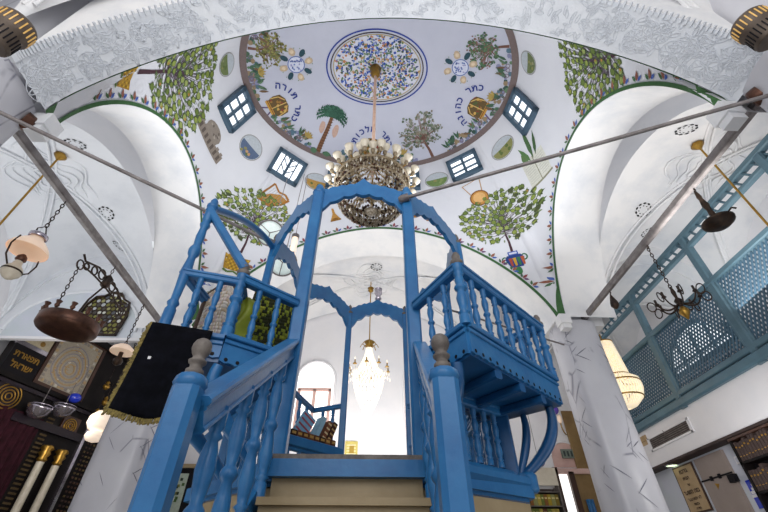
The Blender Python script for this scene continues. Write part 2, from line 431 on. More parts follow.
# pressed plaster flowers on the soffit of the front arch
mb = MB()
def sof(u, w):
    p = edge(u)+soff[3]*w; q = edge(min(3.9999, u+.004)); d = (q-edge(max(3.0001, u-.004))).normalized()
    nn = d.cross(soff[3].normalized()).normalized()
    if nn.dot(Vector((0, 1.5, 3))-p) < 0: nn = -nn
    return p+nn*.004, d, soff[3].normalized(), nn
for i in range(40):
    u = 3.03+.94*i/39; p, d, w, nn = sof(u, .5+(.16 if i % 2 else -.14))
    rad = .085 if i % 2 else .11
    if 3.27 < u < 3.73: continue
    for q in range(8):
        a = 2*PI*q/8+i; c = p+(d*math.cos(a)+w*math.sin(a))*rad*.6
        t = d*math.cos(a)+w*math.sin(a); s2 = -d*math.sin(a)+w*math.cos(a)
        lp = [c+t*rad*.45*math.cos(b)+s2*rad*.2*math.sin(b) for b in [2*PI*j/8 for j in range(9)]]
        mb.tube(lp, .0045, 'relief', 4, cap=False)
    for rr in (.2, 1.12):
        mb.tube([p+(d*math.cos(b)+w*math.sin(b))*rad*rr for b in [2*PI*j/14 for j in range(15)]], .004, 'relief', 4, cap=False)
for i in range(650):
    u = 3.02+.96*R.random(); p, d, w, nn = sof(u, R.uniform(.1, .92)); a = R.uniform(0, 6.28); t = d*math.cos(a)+w*math.sin(a); s2 = -d*math.sin(a)+w*math.cos(a)
    mb.tube([p+t*.05*math.cos(b)+s2*.017*math.sin(b) for b in [2*PI*j/7 for j in range(8)]], .004, 'relief', 4, cap=False)
mb.build('plaster_relief', arch[3], label='pressed plaster flower outlines along the grey arch soffit')
# toothed plaster trim at the near edge of the front arch
mb = MB(); n = 150
for i in range(n):
    u = 3.001+.998*i/n; p, d, w, nn = sof(u, 1.0)
    mb.obox(p+nn*.0, (d, w, nn), (.009, .032, .018), 'band')
mb.build('toothed_edge', arch[3])

# murals ------------------------------------------------------------
def fruit_tree(W_, H_, seed, nclus, base=.0, greens=('#76863f', '#8b9a4b', '#66793a', '#93a05c'), shape=None):
    r = random.Random(seed); P_ = []; _tw = .011
    P_ += stroke([(0, base), (.01, base+.16*H_), (-.01, base+.36*H_)], .055*H_/1.5, .035*H_/1.5, '#4a3038', 1)
    tips = []
    for i in range(nclus*9):
        if len(tips) >= nclus: break
        y = r.uniform(.2, 1.0); wid = (shape(y) if shape else math.sin(PI*min(1, max(0, (y-.12)/.95)))**.6)
        x = r.uniform(-1, 1)*wid*W_/2
        yy = base+y*H_
        if y < .34 and abs(x) < .1: continue
        if any(math.hypot(x-a, yy-b) < .076*W_/1.2 for a, b in tips): continue
        tips.append((x, yy))
    for (x, y) in tips:
        fy = base+H_*(.22+.45*((y-base)/H_)*r.uniform(.6, 1)); mx, my = x*.45, (fy+y)/2-.02
        P_ += stroke([(0, min(fy, base+.55*H_)), (mx, my), (x, y)], _tw, .006, '#4d3b48', 1)
        rr = .034*W_/1.2*r.uniform(.8, 1.15)
        for q in range(4):
            P_.append(leafp(x, y, rr*1.9, rr*.7, r.uniform(0, 6.28), r.choice(('#4c6a3c', '#5d7444', '#6c8050', '#47603a')), 2))
        P_.append(blob(x, y, rr*1.2, '#4a5236', 3)); P_.append(blob(x, y, rr*.95, r.choice(greens), 4))
        if r.random() < .12: P_.append(blob(x+.02, y, rr*.45, '#b07a45', 5))
    for i in range(nclus):
        y = r.uniform(.2, .98); wid = (shape(y) if shape else math.sin(PI*min(1, max(0, (y-.12)/.95)))**.6); x = r.uniform(-1, 1)*wid*W_/2
        P_.append(leafp(x, base+y*H_, .075, .03, r.uniform(0, 6.28), r.choice(('#55703f', '#6c8050', '#7b8a6a')), 2))
    return P_
def jar(y0, s=1.):
    P_ = [blob(0, y0-.05*s, .06*s, '#3f7a4a', 1, 12, 0, .09*s), ([(-.17*s, y0+.2*s), (-.11*s, y0+.02*s), (.11*s, y0+.02*s), (.17*s, y0+.2*s), (.12*s, y0+.28*s), (-.12*s, y0+.28*s)], '#27407e', 2)]
    for i, c in enumerate(('#a04636', '#c49a36', '#37734e', '#b05a3a')):
        x = (-.11+.07*i)*s; P_.append(([(x, y0+.22*s), (x+.015*s, y0+.05*s), (x+.05*s, y0+.05*s), (x+.06*s, y0+.22*s)], c, 3))
    P_.append(rectp(-.09*s, .09*s, y0+.28*s, y0+.36*s, '#3c58a8', 2)); P_.append(rectp(-.07*s, .07*s, y0+.3*s, y0+.34*s, '#c9cfe4', 3))
    for sg in (-1, 1): P_ += ringp(sg*.17*s, y0+.2*s, .06*s, .07*s, .025*s, '#2f6a48', 2, 12)
    return P_
def basket(y0, s=1.):
    P_ = [([(-.2*s, y0), (.2*s, y0), (.28*s, y0+.34*s), (-.28*s, y0+.34*s)], '#a8822c', 2)]
    for i in range(9):
        for j in range(6):
            P_.append(blob((-.22+.055*i)*s*(.8+.05*j), y0+(.03+.055*j)*s, .02*s, '#d0aa3c' if (i+j) % 2 else '#7d6220', 3, 5, 0))
    P_ += stroke([(-.2*s, y0-.02*s), (-.1*s, y0-.06*s), (.02*s, y0-.02*s), (.14*s, y0-.07*s), (.22*s, y0-.01*s)], .05*s, .03*s, '#5a7440', 2)
    return P_
rnd = lambda y: math.sqrt(max(0, 1-((y-.6)/.42)**2))
paint('painted_tree', Spot('S', 1.16, .19), fruit_tree(1.55, 1.4, 3, 125, .05, shape=rnd)+jar(-.33, 1.05), shell, 'painted fruit tree growing from a blue and red jar, right rear corner')
paint('painted_tree', Spot('S', 1.85, .26), fruit_tree(1.5, 1.4, 4, 120, .05, shape=rnd)+basket(-.36, .9), shell, 'painted fruit tree above a yellow basket, left rear corner')
paint('painted_tree', Spot('S', 2.91, .30, -.38), fruit_tree(1.7, 2.0, 5, 150, .05, shape=rnd)+basket(-.36, .85), shell, 'painted fruit tree above a yellow basket, left front corner')
paint('painted_tree', Spot('S', .24, .34, .5), [([(x, y-1.05) for x, y in p_], c_, l_) for p_, c_, l_ in fruit_tree(1.5, 1.75, 6, 140, .05, shape=rnd)+jar(-.22, .7)], shell, 'painted fruit tree above a striped jar, right front corner')
# oval landscapes
def oval(w, h, seed, sky='#b9c0c6', land='#727c50', earth='#9a9068'):
    r = random.Random(seed); n = 22
    P_ = [blob(0, 0, w/2+.02, '#9b9a98', 0, n, 0, h/2+.02), blob(0, 0, w/2, sky, 1, n, 0, h/2)]
    pts = [(w/2*.96*math.cos(a), h/2*.96*math.sin(a)) for a in [PI+PI*i/12-.1+.2*i/12 for i in range(13)]]
    P_.append((pts, land, 2))
    for i in range(7): P_.append(blob(r.uniform(-.3, .3)*w, r.uniform(-.38, -.02)*h, .07*w, r.choice((land, earth, '#5f7040', '#8f8a5a')), 3, 7, .3))
    return P_
for (u, t, w, h, sd, l, e, nm) in [(2.33, .75, .5, .5, 1, '#5a6a86', '#c09a70', 'oval painting of a figure at a blue shore'), (2.67, .85, .4, .42, 2, '#6f7d50', '#8f9470', 'oval painting of green hills under pale sky'),
        (.38, .875, .4, .42, 3, '#6c7852', '#9a9878', 'oval painting of a hill road under pale sky'), (.75, .8, .55, .42, 4, '#8a8a58', '#b0a070', 'oval painting of a brown hillside'),
        (1.34, .75, .5, .42, 5, '#6f8650', '#86965f', 'oval painting of a green meadow'), (1.66, .735, .5, .42, 6, '#b08a4a', '#8a5f34', 'oval painting of a golden field')]:
    paint('painted_oval', Spot('S', u, t), oval(w, h, sd, land=l, earth=e), shell, nm)
# harp, drum, trumpets
hp = []
hp += [([(-.3, -.2), (-.02, -.26), (.3, .02), (.1, .1), (-.1, .02)], '#b3843f', 0)]+stroke([(-.3, -.2), (-.1, .28)], .04, .04, '#9c6a34', 1)+stroke([(-.1, .28), (.05, .14), (.2, .14), (.3, .05)], .035, .05, '#a8743a', 2)+stroke([(.32, .05), (.2, -.12), (-.02, -.25), (-.3, -.2)], .05, .05, '#a36c30', 2)
for i in range(8): hp += stroke([(-.27+.06*i, -.17), (-.12+.05*i, .2-.018*i)], .006, .006, '#8f8c90', 1)
hp += stroke([(-.06, -.25), (.18, -.33)], .05, .04, '#9aa0ae', 1)
paint('painted_harp', Spot('S', 1.82, .64), hp, shell, 'painted golden harp')
dr = [blob(0, 0, .2, '#7a4a24', 1, 18, 0), blob(0, 0, .175, '#c08a48', 2, 18, 0), blob(0, .01, .13, '#dcae72', 3, 18, 0)]+stroke([(-.13, .1), (-.26, .42)], .02, .02, '#b9946a', 1)+stroke([(.1, .14), (.14, .5)], .02, .02, '#b9946a', 1)+stroke([(-.26, .42), (.14, .5)], .018, .018, '#b9946a', 1)
paint('painted_drum', Spot('S', 1.21, .57), dr, shell, 'painted round drum on straps')
for u in (1.59, 1.415, 1.37):
    tr = [([(-.11, -.16), (.11, -.16), (.03, .02), (.022, .17), (-.022, .17), (-.03, .02)], '#b98a48', 1), ([(-.12, -.19), (.12, -.19), (.11, -.15), (-.11, -.15)], '#8f6428', 2), blob(0, -.13, .07, '#7e5622', 3, 8, 0, .02)]
    paint('painted_trumpet', Spot('S', u, .29, .35 if u > 1.5 else 0), tr, shell, 'small painted golden trumpet')
# walled building on the left, open book and palm frond on the right
bl = [rectp(-.52, .52, -.11, .09, '#8b8076', 1), blob(.0, .19, .25, '#8f857b', 1, 14, 0, .17)]
for i in range(8): bl += [rectp(-.47+.125*i, -.41+.125*i, -.07, .05, '#5f554e', 2), rectp(-.5+.13*i, -.43+.13*i, .09, .13, '#8b8076', 1)]
for i in range(9): bl.append(blob(R.uniform(-.16, .16), R.uniform(.12, .3), .03, R.choice(('#6c625b', '#a59b90')), 2, 6, .2))
paint('painted_building', Spot('S', 2.49, .34), bl, shell, 'painted grey walled building with a dome')
bk = [rectp(-.3, -.01, -.38, .18, '#cfcfc4', 1), rectp(.01, .3, -.38, .18, '#d6d6cc', 1), rectp(-.32, .32, -.42, -.38, '#8b8a72', 1)]+stroke([(0, -.4), (0, .18)], .02, .02, '#8b8a72', 2)
for i in range(9): bk += [rectp(-.26, -.05, -.32+.05*i, -.31+.05*i, '#b2b2aa', 2), rectp(.05, .26, -.32+.05*i, -.31+.05*i, '#b2b2aa', 2)]
bk += [leafp(.02, .1, .75, .1, 1.5, '#4c6a44', 3), leafp(-.06, .1, .45, .09, 1.9, '#567a4c', 3), leafp(.1, .12, .5, .08, 1.2, '#43603c', 3), leafp(-.14, .1, .28, .14, 1.8, '#5d7a4c', 3)]
paint('painted_book', Spot('S', .66, .40, -.15), bk, shell, 'painted open book with a palm frond above it')

# dome paintings
dm = []
for r0, r1, c in ((1.0, .95, '#6a5d5c'),):
    mbb = MB(); n = 120; vs = []
    for i in range(n+1):
        for rr in (1.0, .955):
            p = D(2*PI*i/n, rr); vs.append(p+(Vector((CX, CY, 5))-p).normalized()*.01)
    mbb.add(vs, [(2*i, 2*i+2, 2*i+3, 2*i+1) for i in range(n)], 'paint', hx('#6d5f5d'))
    mbb.build('painted_ground', dome, label='brown painted ground band around the dome rim')
disc = []
AX, AY = 1.04, .78
for k_, c, w in ((1.0, '#2c3f8c', .03), (.92, '#3a3438', .024), (.865, '#a39568', .018)): disc += ringp(0, 0, AX*k_, AY*k_, w, c, 1, 64)
disc.append(blob(0, 0, AX*.84, '#c3c4d0', 0, 48, 0, AY*.84))
for i in range(1000):
    a = R.uniform(0, 6.283); q = math.sqrt(R.random())*.82; x, y = AX*q*math.cos(a), AY*q*math.sin(a)
    c = R.choice(('#2f4a9c', '#3a5aa8', '#4c6a5c', '#5c7a4c', '#a98a5a', '#2a3a6a', '#7a8a6a', '#3c4a44', '#b0784c', '#6c80b8'))
    disc.append(leafp(x, y, R.uniform(.05, .085), R.uniform(.025, .04), R.uniform(0, 6.28), c, 2) if R.random() < .6 else blob(x, y, R.uniform(.014, .03), c, 3, 6, .2))
sp = Spot('D', PI/2, .001); 
sp.p = D(0, 0); sp.n = Vector((0, 0, -1)); sp.r = Vector((1, 0, 0)); sp.u = Vector((0, 1, 0))
sp.p = sp.p-Vector((.06, .04, 0))
paint('painted_disc', sp, disc, dome, 'large oval medallion of blue and green flowers at the dome crown')
for ph, rh in ((3.246, .62), (6.126, .60)):
    P_ = [blob(0, 0, .16, '#c2c6d6', 1, 20, 0)]+ringp(0, 0, .17, .17, .018, '#5a6da4', 2, 20)
    for i in range(26): P_.append(blob(R.uniform(-.11, .11), R.uniform(-.11, .11), .018, R.choice(('#5a6da4', '#8c8cb4', '#4a5a94')), 3, 6, .2))
    for i in range(8):
        a = i*PI/4+.3; x, y = .26*math.cos(a), .26*math.sin(a)
        if i % 2: P_.append(blob(x, y, .085, '#27444f', 2, 10, 0, .052, a))
        else: P_ += [blob(x, y, .085, '#b39f86', 2, 10, .1, .065, a), blob(x, y, .04, '#c9b79c', 3, 8, .1)]
    for i in range(16):
        a = i*PI/8+.1; P_.append(blob(.34*math.cos(a)*R.uniform(.8, 1), .34*math.sin(a)*R.uniform(.8, 1), .014, '#7d8f78', 2, 5))
    paint('painted_rosette', Spot('D', ph, rh), P_, dome, 'painted rosette of dark and tan petals round a blue flower')
# palm, round trees, bushes
def palm():
    P_ = stroke([(-.1, -.08), (-.05, .3), (.0, .62), (.03, .95)], .12, .08, '#6f4c34', 2)
    for i in range(14): P_.append(rectp(-.13+.009*i, -.02+.009*i, -.05+.07*i, -.035+.07*i, '#513524', 3))
    for s_ in (-.17, .17): P_.append(blob(.03+s_, .62, .075, '#b79a8c', 1, 12, .1, .16))
    for i in range(11):
        a = -.25+PI*1.16*i/10; x1, y1 = .03+.36*math.cos(a), .98+.26*math.sin(a)
        pts = [(.03, .96), (.03+.2*math.cos(a), .98+.22*math.sin(a)), (x1, y1-.1)]
        P_ += stroke(pts, .09, .03, '#2f5444', 3)
        for j in range(5):
            t = .3+.16*j; x = .03+(x1-.03)*t; y = .98+(y1-.1-.96)*t+.06*math.sin(PI*t)
            P_.append(leafp(x, y, .11, .03, a-1.2, '#25473a', 4)); P_.append(leafp(x, y, .11, .03, a+1.2, '#3a6450', 4))
    for s_ in (-.2, .14): P_ += [blob(s_, -.02, .12, '#35523f', 3, 12, .15, .09), blob(s_, .0, .08, '#4c6d52', 4, 10, .2, .06)]
    return P_
paint('painted_palm', Spot('D', 2.1, .95, .3), palm(), dome, 'tall painted date palm', sc=.9)
def round_tree(seed, leaf, w=.85, h=1.0):
    r = random.Random(seed); P_ = stroke([(0, 0), (.01, .2), (-.01, .42), (.0, .6)], .07, .03, '#6a4a40', 1)
    for i in range(80):
        a = r.uniform(0, 6.28); q = math.sqrt(r.random()); x, y = w/2*q*math.cos(a), .62*h+.38*h*q*math.sin(a)
        P_ += stroke([(0, .36), (x*.5, (y+.4)/2+.04), (x, y)], .018, .006, '#70544c', 1)
        for j in range(4): P_.append(blob(x+r.uniform(-.06, .06), y+r.uniform(-.06, .06), r.uniform(.016, .032), r.choice(leaf), 2, 6, .25))
    return P_
paint('painted_tree', Spot('D', 1.05, .955), round_tree(1, ('#6f7a68', '#7d7466', '#566452', '#85857a'), 1.0, 1.1), dome, 'painted round tree with bare brown branches, beside the drum window')
paint('painted_tree', Spot('D', 3.41, .95), round_tree(2, ('#7a7a48', '#8c864e', '#5f6a42', '#6a5a44'), .8, .85), dome, 'painted autumn tree at the left end of the dome', sc=.8)
paint('painted_tree', Spot('D', 5.90, .95), round_tree(3, ('#4a6a4c', '#5f7d58', '#3f5c48', '#7a5a50'), .9, .95), dome, 'painted red trunked tree at the right end of the dome', sc=.8)
def bush(seed):
    r = random.Random(seed); P_ = []
    for i in range(26):
        x = r.uniform(-.32, .32); y = r.uniform(0, .26)*(1-abs(x)/.5)
        P_.append(blob(x, y, r.uniform(.025, .055), r.choice(('#45604c', '#5d7a5c', '#324c44', '#7d7f9c', '#8c7a60', '#4f6a7a')), 2+(i % 2), 7, .25))
    for i in range(7): P_.append(leafp(r.uniform(-.22, .22), .12, .2, .05, r.uniform(.8, 2.3), r.choice(('#3f5c48', '#6b5440', '#556f58')), 4))
    for i in range(3):
        x = r.uniform(-.25, .25); P_ += ringp(x, r.uniform(.04, .1), .045, .045, .014, '#70606c', 4, 10)
    if seed % 3 == 0: P_ += [leafp(.05, .2, .16, .05, a, '#a08a4c', 5) for a in (.7, 1.2, 1.6, 2.0, 2.5)]
    return P_
for i, ph in enumerate((.18, .55, .78, 1.33, 1.62, 1.86, 2.33, 2.55, 3.03, 3.2, 3.62, 6.1)):
    paint('painted_bush', Spot('D', ph, .955), bush(i), dome, None)
# three crowns with Hebrew arcs
def crown(seed, rot=0):
    r = random.Random(seed); P_ = [([(-.22, .02), (-.17, -.13), (.17, -.13), (.22, .02), (.2, .17), (.08, .24), (-.08, .24), (-.2, .17)], '#5d4a2c', 1)]
    P_ += [rectp(-.19, .19, -.17, -.1, '#b48a3a', 2), rectp(-.2, .2, -.13, -.115, '#6a2f28', 3)]
    for i in range(14): P_.append(blob(r.uniform(-.16, .16), r.uniform(-.06, .19), .03, r.choice(('#7a3a30', '#b8934c', '#4f5a34', '#8f6a34')), 2, 7, .2))
    for s_ in (-1, 1): P_ += stroke([(s_*.06, .22), (s_*.17, .12), (s_*.2, -.05)], .02, .02, '#c0a060', 3)
    P_ += stroke([(0, .23), (0, -.1)], .02, .02, '#c0a060', 3)
    return P_
def stand():
    return stroke([(-.05, -.17), (-.11, -.3), (-.12, -.42)], .03, .03, '#5c4a6c', 1)+stroke([(.05, -.17), (.11, -.3), (.12, -.42)], .03, .03, '#5c4a6c', 1)+ringp(-.12, -.42, .05, .05, .015, '#8a7aa0', 1, 10)+ringp(.12, -.42, .05, .05, .015, '#8a7aa0', 1, 10)
def text_mesh(s, size=.2):
    cu = bpy.data.curves.new('t', 'FONT'); cu.body = s; cu.size = size; cu.align_x = 'CENTER'; cu.resolution_u = 2
    cu.offset = size*.03
    o = bpy.data.objects.new('t', cu); COL.objects.link(o)
    dg = bpy.context.evaluated_depsgraph_get(); dg.update()
    me = o.evaluated_get(dg).to_mesh()
    vs = [(v.co.x, v.co.y) for v in me.vertices]; fs = [tuple(p.vertices) for p in me.polygons]
    o.evaluated_get(dg).to_mesh_clear(); bpy.data.objects.remove(o); bpy.data.curves.remove(cu)
    return vs, fs
def text_arc(name, spot, s, rad, y0, size, color, parent, label):
    """letters laid one by one on an arc of radius rad centred at (0, y0)"""
    mb = MB(); s = s[::-1]; n = len(s); step = size*.62/rad
    for i, ch in enumerate(s):
        if ch == ' ': continue
        a = PI/2-(i-(n-1)/2)*step; vs, fs = text_mesh(ch, size)
        c, q = math.cos(a-PI/2), math.sin(a-PI/2); ox, oy = rad*math.cos(a), y0+rad*math.sin(a)
        v3 = [spot.at(ox+x*c-y*q, oy+x*q+y*c, .012) for x, y in vs]
        if None in v3: continue
        for f in fs:
            k = [v3[j] for j in f]
            ff = f if (k[1]-k[0]).cross(k[2]-k[0]).dot(spot.n) > 0 else tuple(reversed(f))
            mb.add([v3[j] for j in ff], [tuple(range(len(ff)))], 'paint', hx(color))
    return mb.build(name, parent, label=label)
for (ph, rh, txt, sd) in ((2.76, .86, 'כתר תורה', 1), (.33, .83, 'כתר כהונה', 2), (1.64, .80, 'כתר מלכות', 3)):
    s_ = Spot('D', ph, rh)
    paint('painted_crown', s_, crown(sd)+stand(), dome, 'painted gold and brown crown on two curling feet')
    text_arc('hebrew_lettering', s_, txt, .37, .02, .185, '#27367c', dome, 'blue Hebrew letters in an arc over a painted crown')
# ------------------------------------------------------------------ drum windows
def drum_window(n, u, t, w, h, cols, rows_, open_=False):
    sp = Spot('S', u, t); c = sp.p; ax = (sp.r, sp.u, sp.n); P = lambda x, y, z: c+sp.r*x+sp.u*y+sp.n*z
    mb = MB()
    for x in (-w/2, w/2): mb.obox(P(x, 0, .05), ax, (.04, h/2+.04, .06), 'winframe')
    for y in (-h/2, h/2): mb.obox(P(0, y, .05), ax, (w/2+.04, .04, .06), 'winframe')
    o = struct('window_%d' % n, mb)
    g = MB(); g.obox(P(0, 0, .02), ax, (w/2, h/2, .008), 'pane'); g.build('pane', o)
    s = MB()
    for i in range(1, cols): s.obox(P(-w/2+w*i/cols, 0, .05), ax, (.028 if i*2 == cols else .012, h/2, .03), 'winframe')
    for j in range(1, rows_): s.obox(P(0, -h/2+h*j/rows_, .05), ax, (w/2, .012, .025), 'winframe')
    if open_:
        for sg in (-1, 1):
            for j in range(3):
                a, b = P(sg*w*.02+w*.0, -h/2+.12+.16*j, .06), P(sg*w*.25, -h/2+.28+.16*j, .06)
                s.bar(a, b, .02, .02, 'winframe', sp.n)
            s.bar(P(sg*w*.25, -h/2, .06), P(sg*w*.25, h/2, .06), .025, .03, 'winframe', sp.n)
    s.build('glazing_bars', o)
drum_window(1, 2.5, .79, .5, .72, 2, 3)
drum_window(2, .56, .79, .5, .72, 2, 3)
drum_window(3, 1.84, .85, .62, .56, 2, 1, True)
drum_window(4, 1.22, .85, .62, .5, 2, 3)
drum_window(5, 1.42, .74, .5, .5, 2, 3)
drum_window(6, 1.59, .74, .5, .5, 2, 3)

# ------------------------------------------------------------------ vaults round the domed bay
def groin(x0, x1, y0, y1, zs, zc, m, name, n=40, flat=.55):
    cx, cy, a, b = (x0+x1)/2, (y0+y1)/2, (x1-x0)/2, (y1-y0)/2
    rows = []
    for j in range(n+1):
        q = -math.cos(PI*j/n); r = []
        for i in range(n+1):
            p = -math.cos(PI*i/n)
            zx = max(0, 1-p*p)**flat; zy = max(0, 1-q*q)**flat
            r.append((cx+a*p, cy+b*q, zs+(zc-zs)*max(zx, zy)))
        rows.append(r)
    mb = MB(); mb.grid(rows, m)
    # raised rib lines following the groins and the bay edges
    for sg in (1, -1):
        for off_ in (-.05, .05):
            mb.tube([(cx+a*t+off_, cy+sg*b*t, zs+(zc-zs)*max(0, 1-t*t)**flat-.012) for t in [-math.cos(PI*k/48)*.97 for k in range(49)]], .022, m, 6)
    o = struct(name, mb)
    # painted ring of dark dashes near each quarter, curled boss at the crown
    bm = MB()
    for k in range(5):
        rr = .1+.13*k
        bm.tube([(cx+rr*math.cos(t)*(1+.16*math.sin(5*t+k)), cy+rr*math.sin(t)*(1+.16*math.sin(5*t+k)), zc-.02-.012*(rr/a)) for t in [2*PI*i/40 for i in range(41)]], .018, m, 6, cap=False)
    bm.build('plaster_boss', o)
    return o
def ring_mark(p, n, parent, r=.125):
    p, n = Vector(p), Vector(n).normalized(); u = n.orthogonal().normalized(); w = n.cross(u); mb = MB()
    for i in range(10):
        a = 2*PI*i/10; c = p+(u*math.cos(a)+w*math.sin(a))*r+n*.012; t = -u*math.sin(a)+w*math.cos(a); d = u*math.cos(a)+w*math.sin(a)
        mb.add([c+t*.035, c+d*.02, c-t*.035, c-d*.02], [(0, 1, 2, 3)], 'black')
    for i in range(8):
        a = 2*PI*i/8+.3; c = p+(u*math.cos(a)+w*math.sin(a))*r*.62+n*.012; t = -u*math.sin(a)+w*math.cos(a); d = u*math.cos(a)+w*math.sin(a)
        mb.add([c+t*.015, c+d*.012, c-t*.015, c-d*.012], [(0, 1, 2, 3)], 'black')
    mb.build('painted_ring', parent, label='small ring of dark painted dashes on the white vault')
VZ = 6.05
bays = {}
for nm, x0, x1, ya, yb in (('right', 4.1, 6.8, 1.9, 5.75), ('left', -6.7, -4.1, 2.4, 6.45)):
    bays[nm] = groin(x0, x1, ya, yb, 4.3, VZ, 'plaster' if nm == 'right' else 'plaster_cool', 'ceiling_vault_'+nm)
    b2 = groin(x0, x1, yb+.75, 9.5, 4.3, VZ-.1, 'plaster' if nm == 'right' else 'plaster_cool', 'ceiling_vault_'+nm+'_back')
    b3 = groin(x0, x1, -2.6, ya-.75, 4.3, VZ, 'plaster', 'ceiling_vault_'+nm+'_front')
    # transverse arch bands between the bays
    for y, tn in ((yb+.375, 'back'), (ya-.375, 'front')):
        mb = MB(); rows = []
        for i in range(41):
            p = -math.cos(PI*i/40); z = 4.3+(VZ-4.3-.22)*max(0, 1-p*p)**.55
            x = (x0+x1)/2+(x1-x0)/2*p
            rows.append([(x, y-.4, z+.5), (x, y-.4, z), (x, y-.12, z), (x, y-.12, z-.03), (x, y+.12, z-.03), (x, y+.12, z), (x, y+.4, z), (x, y+.4, z+.5)])
        mb.grid(rows, 'plaster' if nm == 'right' else 'plaster_cool', smooth=False); struct('ceiling_arch_%s_%s' % (nm, tn), mb)
groin(-3.3, 3.3, 6.75, 9.35, 4.3, 6.75, 'plaster', 'ceiling_vault_back')
groin(-3.4, 3.5, -3.2, 1.5, 4.3, 7.1, 'plaster', 'ceiling_vault_front', flat=.5)
mb = MB(); e = [edge(3+(.0001+.9998*i/60))+soff[3] for i in range(61)]
mb.grid([e, [p+Vector((0, 0, 1.4)) for p in e]], 'plaster'); struct('wall_front_spandrel', mb)
def vault_z(x, y, x0, x1, y0, y1, zs, zc, flat=.55):
    p = (x-(x0+x1)/2)/((x1-x0)/2); q = (y-(y0+y1)/2)/((y1-y0)/2)
    return zs+(zc-zs)*max(max(0, 1-p*p)**flat, max(0, 1-q*q)**flat)
def mark(nm, x, y):
    x0, x1, ya, yb = (4.1, 6.8, 1.9, 5.75) if nm == 'right' else (-6.7, -4.1, 2.4, 6.45)
    f = lambda a, b: Vector((a, b, vault_z(a, b, x0, x1, ya, yb, 4.3, VZ)))
    p = f(x, y); n = (f(x+.02, y)-p).cross(f(x, y+.02)-p)
    if n.z > 0: n = -n
    ring_mark(p, n, bays[nm])
for x, y in ((4.5, 3.0), (4.75, 4.6), (5.9, 2.8), (5.3, 5.3)): mark('right', x, y)
for x, y in ((-4.5, 3.6), (-4.8, 5.1), (-5.9, 3.2), (-5.0, 6.0)): mark('left', x, y)
bk = bpy.data.objects['ceiling_vault_back']; ring_mark((0.1, 7.4, 6.71), (0, 0, -1), bk)

# ------------------------------------------------------------------ walls, floor
mb = MB(); mb.box(-8.4, 8.4, 9.4, 9.6, 0, 7.2, 'wall'); wb = struct('wall_back', mb)
mb = MB(); mb.box(-6.9, -6.7, -3, 9.4, 0, 7.2, 'wall'); struct('wall_left', mb)
mb = MB(); mb.box(6.8, 7.0, -3, 9.4, 0, 7.2, 'wall'); struct('wall_right', mb)
mb = MB(); mb.box(-8.4, 8.4, -3.2, 9.6, -.1, 0, 'floor'); struct('floor', mb)
# lid above the vaults keeps daylight out
mb = MB(); mb.box(-8.5, 8.5, -3.2, 9.6, 9.3, 9.4, 'wall'); struct('roof', mb)
mb = MB(); mb.box(-8.4, 8.4, -3.2, -3.1, 4.3, 9.3, 'wall'); struct('wall_front', mb)

# pillars
def pillar(name, x, y, z1, r=.42):
    mb = MB(); n = 28
    for_prof = [(r*1.25, 0), (r*1.25, .3), (r*1.02, .4), (r, .6), (r*.93, z1-.45), (r*.94, z1-.1), (r*.98, z1+.02)]
    mb.lathe(for_prof, (x, y, 0), 'marble', n, sq=.35)
    o = struct(name, mb); vm = MB(); rr = random.Random(int(x*100+y*10))
    def on(a, z):
        for (r0, z0), (r1, z1_) in zip(for_prof, for_prof[1:]):
            if z0 <= z <= z1_: q = r0+(r1-r0)*(z-z0)/(z1_-z0); break
        else: q = r
        a2 = 2*PI*.5/n; k = a-((a) % (2*PI/n))  # follow the faceted section
        q = q/max(abs(math.cos(a)), abs(math.sin(a)))*.35+q*.65
        return Vector((x+(q+.004)*math.cos(a), y+(q+.004)*math.sin(a), z))
    for i in range(34):
        a, z = rr.uniform(-PI*1.05, .05), rr.uniform(.9, z1-.3); ln = rr.uniform(.12, .3); sl = rr.choice((-1, 1))*rr.uniform(.5, 1.1)
        for k in range(2 if rr.random() < .3 else 1):
            pts = [on(a+ln*t*math.cos(sl)/r, z+ln*t*math.sin(sl)) for t in [j/7 for j in range(8)]]
            up = Vector((0, 0, 1)); vs = []
            for j, p in enumerate(pts):
                w = .011*math.sin(PI*(j+.35)/7.7); vs += [p+up*w*math.cos(sl), p-up*w*math.cos(sl)]
            vm.add(vs, [(2*j, 2*j+1, 2*j+3, 2*j+2) for j in range(7)], 'paint', hx(rr.choice(('#7d7d8c', '#8d8d9a', '#73737f'))))
            sl = -sl; z += .03
    vm.build('painted_vein', o, label='short dark painted marble veins')
    return o
pillar('pillar_right_back', 3.53, 6.02, 4.25, .365); pillar('pillar_left_back', -3.62, 6.66, 4.25)
pillar('pillar_right_front', 3.72, 1.36, 4.25); pillar('pillar_left_front', -3.62, 1.84, 4.25)
# pier blocks above the pillars, behind the painted corners
for nm, x, y in (('right_back', 3.7, 6.03), ('left_back', -3.68, 6.63), ('right_front', 3.74, 1.38), ('left_front', -3.68, 1.86)):
    mb = MB(); mb.lathe([(.40, 4.2), (.40, 6.2)], (x, y, 0), 'marble' if 'front' in nm else 'plaster', 4, sq=.0)
    struct('pillar_pier_'+nm, mb)
# stone corbels at the springing of the painted corners
for nm, x, y in (('right_back', 3.2, 5.58), ('left_back', -3.19, 6.2), ('right_front', 3.3, 1.85), ('left_front', -3.2, 2.22)):
    mb = MB(); mb.box(x-.09, x+.09, y-.09, y+.09, 4.1, 4.27, 'plaster'); mb.box(x-.07, x+.07, y-.07, y+.07, 4.02, 4.1, 'plaster')
    o = struct('pillar_corbel_'+nm, mb)
